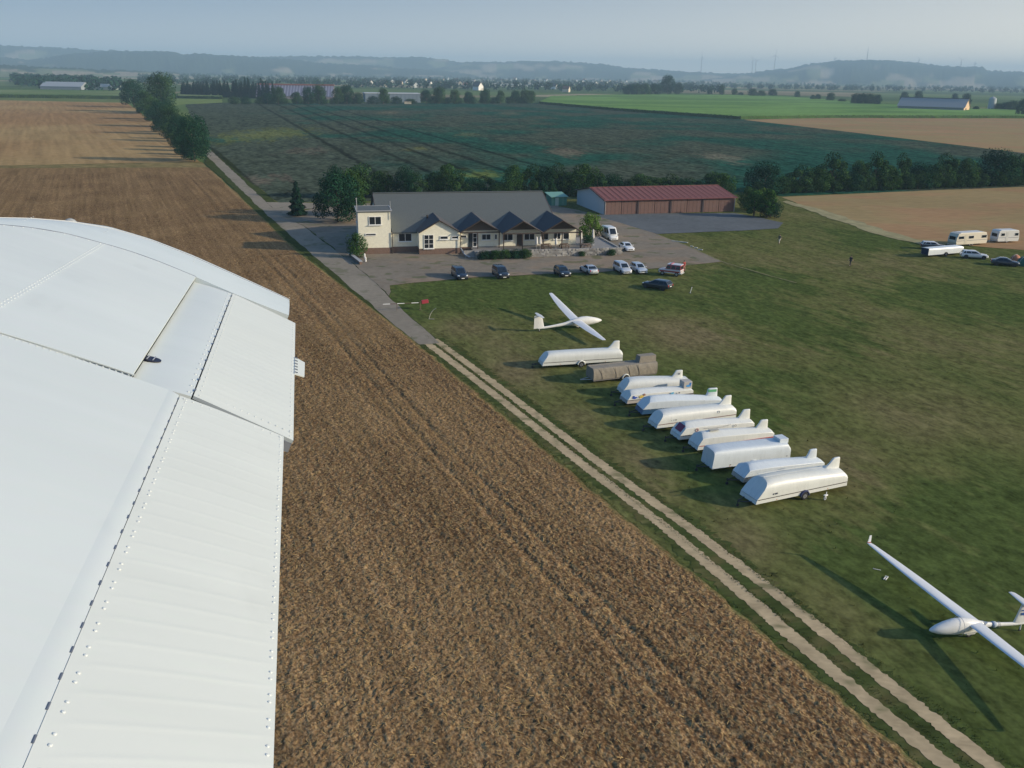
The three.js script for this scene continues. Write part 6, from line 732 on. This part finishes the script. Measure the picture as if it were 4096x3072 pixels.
person('person in a red top standing beside the red and white vehicle', G(...zA(1880, 470)), 0.5, { shirt: [0.36, 0.05, 0.05], trousers: [0.40, 0.20, 0.16], stride: 0.14 });

// ---------------------------------------------------------------- barrier and small things on the grass
{
  const zb = Zm(1450, 1150, 6.32), A = G(...zb(515, 425), 1.0), B = G(...zb(1560, 378), 1.0), d = B.clone().sub(A), L = d.length(), o = thing('road_barrier', 'red and white barrier pole across the road with a red counterweight', 'barrier', A.clone().setY(0), Math.atan2(-d.z, d.x)), redM = std(0.12, 0.07, 0.055, 0.7), whiteM = std(0.75, 0.74, 0.70, 0.6), n = 5.18;
  const seg = L * 0.172; for (let k = 0; k < 5; k++) part(o, k % 2 ? 'dark_segment' : 'white_segment', cyl(k % 2 ? 0.045 : 0.055, k % 2 ? 0.045 : 0.055, seg, 8, (k + 0.5) * seg, 1.0, 0, 0, 0, Math.PI / 2), k % 2 ? redM : whiteM);
  part(o, 'boom_end', bar(V(seg * 5, 1.0, 0), V(L + 0.1, 1.02, 0), 0.05), redM); part(o, 'counterweight', rbox(0.95, 0.52, 0.3, 0.05, L + 0.1, 1.12, 0, 0, 0, 0.12), std(0.36, 0.035, 0.05, 0.6)); part(o, 'post', merge([box(0.16, 1.15, 0.16, L * 0.905, 0.57, 0), box(0.34, 0.05, 0.34, L * 0.905, 0.025, 0)]), std(0.12, 0.10, 0.05)); part(o, 'support_post', merge([box(0.08, 0.98, 0.08, L * 0.335, 0.49, 0), box(0.3, 0.04, 0.3, L * 0.335, 0.02, 0)]), std(0.14, 0.11, 0.08));
  const zbp = Zm(1450, 1150, 6.32), f = G(...zbp(1680, 800)), bp = thing('bent_pole', 'pale bent pole standing in dry grass beside the end of the road', 'pole', f, 0); part(bp, 'pole', new THREE.TubeGeometry(new THREE.CatmullRomCurve3([V(0, 0, 0), V(0.18, 0.62, 0), V(0.5, 1.15, 0), V(0.98, 1.55, 0.1)]), 14, 0.045, 7), std(0.45, 0.42, 0.33)); part(bp, 'foot', bar(V(-0.05, 0.04, 0), V(0.7, 0.04, 0.12), 0.05, 6), std(0.42, 0.38, 0.3));
  const m = thing('marker_post', 'thin white post leaning in a dark grass tuft near the dark estate car', 'post', G(...zA(2070, 1125)), 0); part(m, 'post', bar(V(0, 0, 0), V(0.2, 0.95, 0), 0.045), whiteM); part(m, 'base_plate', box(0.4, 0.03, 0.4, 0, 0.02, 0), std(0.05, 0.06, 0.05));
  const dl = thing('tow_dolly', 'small grey and white tow dolly lying behind the nearest trailer', 'dolly', G(...z3(1718, 985)), 0.6); part(dl, 'wheel', new THREE.TorusGeometry(0.12, 0.05, 6, 14).translate(0, 0.17, 0), std(0.3, 0.32, 0.34)); part(dl, 'handle', bar(V(0, 0.17, 0.06), V(0.25, 0.62, -0.1), 0.03), whiteM); part(dl, 'cradle', rbox(0.36, 0.08, 0.2, 0.03, 0.05, 0.42, 0), whiteM);
  const ws = thing('wing_stand', 'small white folded wing stand lying on the grass below the wing tip', 'stand', G(...z4(620, 548)), 0.9); part(ws, 'frame', merge([box(0.46, 0.05, 0.06, 0, 0.04, 0.06), box(0.46, 0.05, 0.06, 0, 0.04, -0.06), box(0.06, 0.05, 0.2, 0.2, 0.07, 0)]), whiteM);
  const st = thing('tie_down_strap', 'thin white strap lying on the grass near the wing tip', 'strap', G(...z4(530, 457)), -0.4); part(st, 'webbing', box(0.5, 0.02, 0.05, 0, 0.03, 0), whiteM); part(st, 'buckle', box(0.08, 0.04, 0.07, -0.2, 0.04, 0), greyM);
  [[605, 882, 3.4, 'long white board lying at the edge of the gravel yard'], [737, 932, 0.6, 'nearest to the long board of three small white edge stones'], [785, 949, 0.7, 'middle one of three small white edge stones by the yard'], [835, 969, 0.9, 'rightmost of three small white edge stones by the yard']].forEach(([x, y, w, l], i) => { const e = thing(i ? 'edge_stone' : 'edge_board', l, i ? 'stone' : 'board', G(...z7(x, y)), -0.55); part(e, 'slab', rbox(w, 0.16, 0.25, 0.04, 0, 0.1, 0), std(0.5, 0.5, 0.46)); });
}
// ---------------------------------------------------------------- the aeroplane wing outside the window
{
  const q = camera.quaternion, Sc = V(-476, 551, -F).normalize(), Cc = V(1, -0.39, -(476 + 0.39 * 551) / F).normalize(), Nc = V().crossVectors(Cc, Sc).normalize();
  const z0 = 1.25, Oc = V((590 - CX) / F * z0, (CY - 1659) / F * z0, -z0);
  const Cw = Cc.clone().applyQuaternion(q), Nw = Nc.clone().applyQuaternion(q), Sw = Sc.clone().applyQuaternion(q), Ow = Oc.clone().applyQuaternion(q).add(camera.position);
  const o = thing('aircraft_wing', 'white metal aeroplane wing with rivets, ribbed flap and aileron, close in front', 'aircraft wing', Ow); o.quaternion.setFromRotationMatrix(new THREE.Matrix4().makeBasis(Cw, Nw, Sw.clone().negate()));
  const camber = (u) => u < -0.45 ? -0.045 * (u + 0.45) ** 2 : 0;
  const W = (px, py) => { const d = V((px - CX) / F, (CY - py) / F, -1); let h = 0, u, v; for (let i = 0; i < 6; i++) { const t = (Oc.dot(Nc) + h) / d.dot(Nc), p = d.clone().multiplyScalar(t).sub(Oc); u = p.dot(Cc); v = p.dot(Sc); h = camber(u); } return [u, v]; };
  const line = (...a) => { const r = []; for (let i = 0; i < a.length; i += 2) r.push(W(a[i], a[i + 1])); return r; };
  const sample = (pl, s) => { let L = [0]; for (let i = 1; i < pl.length; i++) L.push(L[i - 1] + Math.hypot(pl[i][0] - pl[i - 1][0], pl[i][1] - pl[i - 1][1])); const T = s * L[L.length - 1]; let i = 1; while (i < pl.length - 1 && L[i] < T) i++; const k = (T - L[i - 1]) / (L[i] - L[i - 1]); return [mix(pl[i - 1][0], pl[i][0], k), mix(pl[i - 1][1], pl[i][1], k)]; };
  const at = (u, v, h = 0) => V(u, camber(u) + h, -v);
  const paintMap = (r, g, b, seed) => { const map = tex(512, 512, (u, v) => { const k = 0.965 + 0.075 * (fbm(u * 5 + seed, v * 7, 4) - 0.4) - 0.05 * smooth(0.7, 0.85, fbm(u * 26 + seed, v * 20, 4)) + 0.06 * (fbm(u * 3 + seed, v * 70, 3) - 0.5); return [r * k, g * k, b * k]; }); const rm = tex(256, 256, (u, v) => { const k = 0.42 + 0.2 * fbm(u * 12 + seed, v * 12, 4); return [k, k, k]; }, true); return new THREE.MeshPhysicalMaterial({ map, roughnessMap: rm, roughness: 1, clearcoat: 0.15, clearcoatRoughness: 0.35 }); };
  const skinM = paintMap(0.572, 0.622, 0.618, 1), flapM = paintMap(0.61, 0.645, 0.61, 5), tipM = paintMap(0.565, 0.625, 0.63, 9), innerM = std(0.20, 0.22, 0.26, 0.6, 0.3), rivetM = std(0.57, 0.61, 0.60, 0.4, 0.05), knuckleM = std(0.13, 0.15, 0.19, 0.5, 0.2);
  function panel(parent, name, A, B, mat, { ns = 24, nt = 12, lift = 0, thick = 0.02, h = () => 0 } = {}) {
    const top = [], pos = [], uv = [], idx = []; for (let i = 0; i <= ns; i++) for (let j = 0; j <= nt; j++) { const s = i / ns, t = j / nt, a = sample(A, s), b = sample(B, s), u = mix(a[0], b[0], t), v = mix(a[1], b[1], t); top.push([u, v, lift + h(s, t)]); }
    const push = (p) => { pos.push(p.x, p.y, p.z); }, n1 = nt + 1, K = (i, j) => top[i * n1 + j];
    for (const [u, v, hh] of top) { push(at(u, v, hh)); uv.push((u + 3.4) / 3.8, (v + 0.3) / 5.6); }
    for (let i = 0; i < ns; i++) for (let j = 0; j < nt; j++) { const a = i * n1 + j, b = a + 1, c = a + n1, d = c + 1; idx.push(a, c, b, b, c, d); }
    let g = new THREE.BufferGeometry(); g.setAttribute('position', new THREE.Float32BufferAttribute(pos, 3)); g.setAttribute('uv', new THREE.Float32BufferAttribute(uv, 2)); g.setIndex(idx); g.computeVertexNormals(); if (g.attributes.normal.getY(5) < 0) { for (let i = 0; i < idx.length; i += 3) { const k = idx[i]; idx[i] = idx[i + 1]; idx[i + 1] = k; } g.setIndex(idx); g.computeVertexNormals(); }
    const sides = [], edge = []; for (let i = 0; i < ns; i++) edge.push([K(i, 0), K(i + 1, 0)], [K(i + 1, nt), K(i, nt)]); for (let j = 0; j < nt; j++) edge.push([K(0, j + 1), K(0, j)], [K(ns, j), K(ns, j + 1)]);
    for (const [p, r] of edge) sides.push([at(p[0], p[1], p[2]), at(r[0], r[1], r[2]), at(r[0], r[1], r[2] - thick), at(p[0], p[1], p[2] - thick)]);
    sides.push(...[[K(0, 0), K(0, nt), K(ns, nt), K(ns, 0)].map((p) => at(p[0], p[1], p[2] - thick))]);
    return part(parent, name, merge([g, faces(sides)]), mat);
  }
  const tipOut = line(-90, 459, 0, 458, 70, 459, 150, 464, 240, 478, 330, 505, 420, 540, 510, 580, 580, 612, 627.6, 634), tipIn = line(-90, 479, 0, 485.7, 65, 492, 142, 505, 218, 525, 280, 543, 342, 565, 423, 598, 503, 633, 560, 656, 624, 681);
  const tipSeam = line(-90, 479, 0, 485.7, 65, 492, 142, 505, 218, 525, 280, 543, 342, 565, 423, 598), chordSeam = line(-90, 691, 0, 719, 133, 761, 267, 803.5, 286.5, 809.5);
  const tip = panel(o, 'wing_tip', tipOut, tipIn, tipM, { ns: 60, nt: 10, lift: 0.0, thick: 0.045, h: (s, t) => -0.03 * Math.pow(1 - t, 3) });
  part(tip, 'edge_bead', new THREE.TubeGeometry(new THREE.CatmullRomCurve3(Array.from({ length: 40 }, (_, i) => { const s = i / 39, a = sample(tipOut, s), b = sample(tipIn, s), k = 0.16; return at(mix(a[0], b[0], k), mix(a[1], b[1], k), -0.030 * Math.pow(1 - k, 3) + 0.001); })), 90, 0.0022, 4), std(0.45, 0.46, 0.47));
  const gap = 0.006, inset = (pl, pl2, g) => pl.map((p, i) => { const s = i / (pl.length - 1), b = sample(pl2, s), d = Math.hypot(b[0] - p[0], b[1] - p[1]); return [p[0] + (b[0] - p[0]) * g / d, p[1] + (b[1] - p[1]) * g / d]; });
  panel(o, 'upper_skin', inset(tipSeam, chordSeam, gap), chordSeam, skinM, { ns: 40, nt: 24, lift: 0.002, thick: 0.012 });
  const foldA = line(365, 842, 328, 918, 0, 1588, -50, 1692), left = line(-90, 692.5, -90, 900, -90, 1300, -90, 1710);
  panel(o, 'inner_skin', left, foldA, skinM, { ns: 40, nt: 24, lift: 0.0, thick: 0.02 });
  const step = line(423, 598, 286.5, 809.5), ailHinge = line(503, 634, 418, 855), flapHinge = line(389, 855, 50, 1659, 24, 1722);
  panel(o, 'aileron_shroud', step, inset(ailHinge, step, 0.004), skinM, { ns: 30, nt: 14, lift: -0.004, thick: 0.012, h: (s, t) => -0.022 * Math.pow(1 - t, 1.6) });
  panel(o, 'flap_shroud', foldA, inset(flapHinge, foldA, 0.003), skinM, { ns: 40, nt: 8, lift: 0.0, thick: 0.012, h: (s, t) => 0.0008 * Math.sin(Math.PI * t) });
  const bead = (s, n, w) => { const k = s * n, f = k - Math.round(k); return Math.exp(-((f / w) ** 2)); };
  const ailTE = line(638.7, 696.4, 634.8, 949), flapTE = line(613, 944, 590, 1659, 588.2, 1722);
  const ail = panel(o, 'aileron', ailHinge, ailTE, flapM, { ns: 420, nt: 14, lift: 0.000, thick: 0.01, h: (s, t) => 0.0005 * bead(s, 30, 0.24) * smooth(0.02, 0.12, t) * smooth(1, 0.9, t) - 0.004 * t });
  const flap = panel(o, 'flap', flapHinge, flapTE, flapM, { ns: 520, nt: 16, lift: 0.001, thick: 0.01, h: (s, t) => 0.0004 * bead(s, 24, 0.10) * smooth(0.03, 0.14, t) * smooth(0.99, 0.9, t) + 0.002 * Math.sin(Math.PI * t) });
  // spar box and closing ribs below, seen in the gaps
  panel(o, 'lower_skin', line(-90, 470, 300, 505, 600, 640), line(-90, 1715, 300, 1715, 570, 1715), innerM, { ns: 12, nt: 12, lift: -0.07, thick: 0.03 });
  panel(o, 'end_rib', line(286, 808, 634, 948), line(300, 822, 620, 944), innerM, { ns: 12, nt: 2, lift: -0.014, thick: 0.03 });
  panel(o, 'seam_lap', line(-90, 688.5, 286, 806), line(-90, 693, 290, 812), skinM, { ns: 20, nt: 2, lift: 0.0035, thick: 0.003 });
  // dark rubber line in the tip seam, fixed trim tab, navigation light, linkage opening
  part(o, 'seam_strip', new THREE.TubeGeometry(new THREE.CatmullRomCurve3(inset(tipSeam, chordSeam, gap * 0.5).map((p) => at(p[0], p[1], 0.001))), 60, 0.0024, 5), knuckleM);
  const tab = panel(o, 'trim_tab', line(637.5, 770, 636.4, 806), line(659, 782, 658, 812.5), flapM, { ns: 6, nt: 4, lift: -0.002, thick: 0.004 }); for (let k = 0; k < 6; k++) { const p = W(640, 773 + k * 6.2); part(tab, 'tab_rivet', box(0.012, 0.003, 0.004, at(p[0], p[1]).x, at(p[0], p[1]).y, at(p[0], p[1]).z), knuckleM); }
  { const p = W(161, 466), n = part(o, 'navigation_light', new THREE.SphereGeometry(0.032, 14, 8, 0, 6.283, 0, 1.57).scale(1, 0.9, 0.7), new THREE.MeshPhysicalMaterial({ color: lin(0.75, 0.78, 0.78), roughness: 0.1, transmission: 0.6, thickness: 0 })); n.position.copy(at(p[0], p[1] - 0.01, -0.045)); }
  { const p = W(328, 764), h = part(o, 'linkage_opening', new THREE.CylinderGeometry(0.03, 0.03, 0.003, 24).scale(1, 1, 0.8), std(0.012, 0.014, 0.035, 0.5)); h.position.copy(at(p[0] + 0.004, p[1], -0.0165)); h.rotation.set(0, 0.25, 0.10); for (const k of [0, 1]) part(h, 'linkage_rod', bar(V(-0.016 + k * 0.018, 0.003, 0.018), V(-0.004 + k * 0.018, 0.004, -0.018), 0.002, 6), std(0.4, 0.43, 0.5, 0.4, 0.5)); }
  // rivets
  const rg = new THREE.SphereGeometry(1, 10, 5, 0, 6.283, 0, 1.571), place = (parent, p, r, h) => { const m = part(parent, 'rivet', rg, rivetM); m.position.copy(at(p[0], p[1], h)); m.scale.set(r, r * 0.55, r); };
  const small = [], smallAt = (p, r, h) => { small.push(rg.clone().scale(r, r * 0.55, r).translate(...at(p[0], p[1], h).toArray())); };
  const along2 = (A, B, k, n, fn) => { for (let i = 0; i < n; i++) { const s = (i + 0.5) / n, a = sample(A, s), b = sample(B, s); fn([mix(a[0], b[0], k), mix(a[1], b[1], k)], i, s); } };
  along2(flapHinge, flapTE, 0.062, 48, (p, i) => place(flap, [p[0], p[1] + (i % 2 ? 0.006 : -0.006)], 0.0032, 0.0015)); along2(flapHinge, flapTE, 0.968, 48, (p, i) => place(flap, [p[0], p[1] + (i % 2 ? 0.006 : -0.006)], 0.0032, 0.0012));
  along2(ailHinge, ailTE, 0.05, 34, (p) => place(ail, p, 0.0032, 0.0003)); along2(ailHinge, ailTE, 0.965, 34, (p) => place(ail, p, 0.0032, -0.0035)); along2(step, ailHinge, 0.90, 26, (p) => place(o, p, 0.004, -0.004)); along2(step, ailHinge, 0.955, 26, (p) => smallAt(p, 0.003, -0.004));
  along2([sample(ailHinge, 1), sample(ailTE, 1)], [sample(ailHinge, 0), sample(ailTE, 0)], 0.035, 14, (p) => place(ail, p, 0.0032, -0.0015)); along2([sample(flapHinge, 0), sample(flapTE, 0)], [sample(flapHinge, 1), sample(flapTE, 1)], 0.012, 12, (p) => place(flap, p, 0.0032, 0.0022));
  along2(chordSeam, tipSeam, 0.0, 26, (p) => place(o, [p[0], p[1] - 0.016], 0.0032, 0.0005)); along2(line(268, 812, 640, 948), line(268, 815, 640, 955), 0, 0, () => {});
  along2(tipSeam, chordSeam, 0.012, 22, (p) => place(o, p, 0.004, 0.002)); const b0 = line(218, 527, -10, 663), b1 = line(226, 528, -2, 666); along2(b0, b0, 0, 46, (p) => smallAt(p, 0.0034, 0.002)); along2(b1, b1, 0, 46, (p) => smallAt(p, 0.0034, 0.002)); part(o, 'skin_lap', new THREE.TubeGeometry(new THREE.CatmullRomCurve3(line(230, 529, 120, 597, 4, 668).map((p) => at(p[0], p[1], 0.001))), 20, 0.0016, 4), skinM);
  for (const l of [line(75, 466, 24, 485), line(241, 491, 197, 519), line(424, 552, 408, 588), line(626, 640, 622, 678)]) along2(l, l, 0, 10, (p) => smallAt(p, 0.0032, -0.004));
  const sr = part(o, 'rivet_row', merge(small), rivetM); sr.userData.kind = 'stuff';
  // hinge knuckles along the flap and the aileron
  for (let i = 0; i < 24; i++) { const p = sample(flapHinge, (i + 0.5) / 24), k = part(o, 'hinge_knuckle', cyl(0.003, 0.003, 0.016, 7, 0, 0, 0, Math.PI / 2), knuckleM); k.position.copy(at(p[0] - 0.001, p[1], -0.0012)); } for (let i = 0; i < 14; i++) { const p = sample(ailHinge, (i + 0.5) / 14), k = part(o, 'hinge_knuckle', cyl(0.003, 0.003, 0.02, 7, 0, 0, 0, Math.PI / 2), knuckleM); k.position.copy(at(p[0] - 0.001, p[1], -0.0012)); }
}
renderer.render(scene, camera);
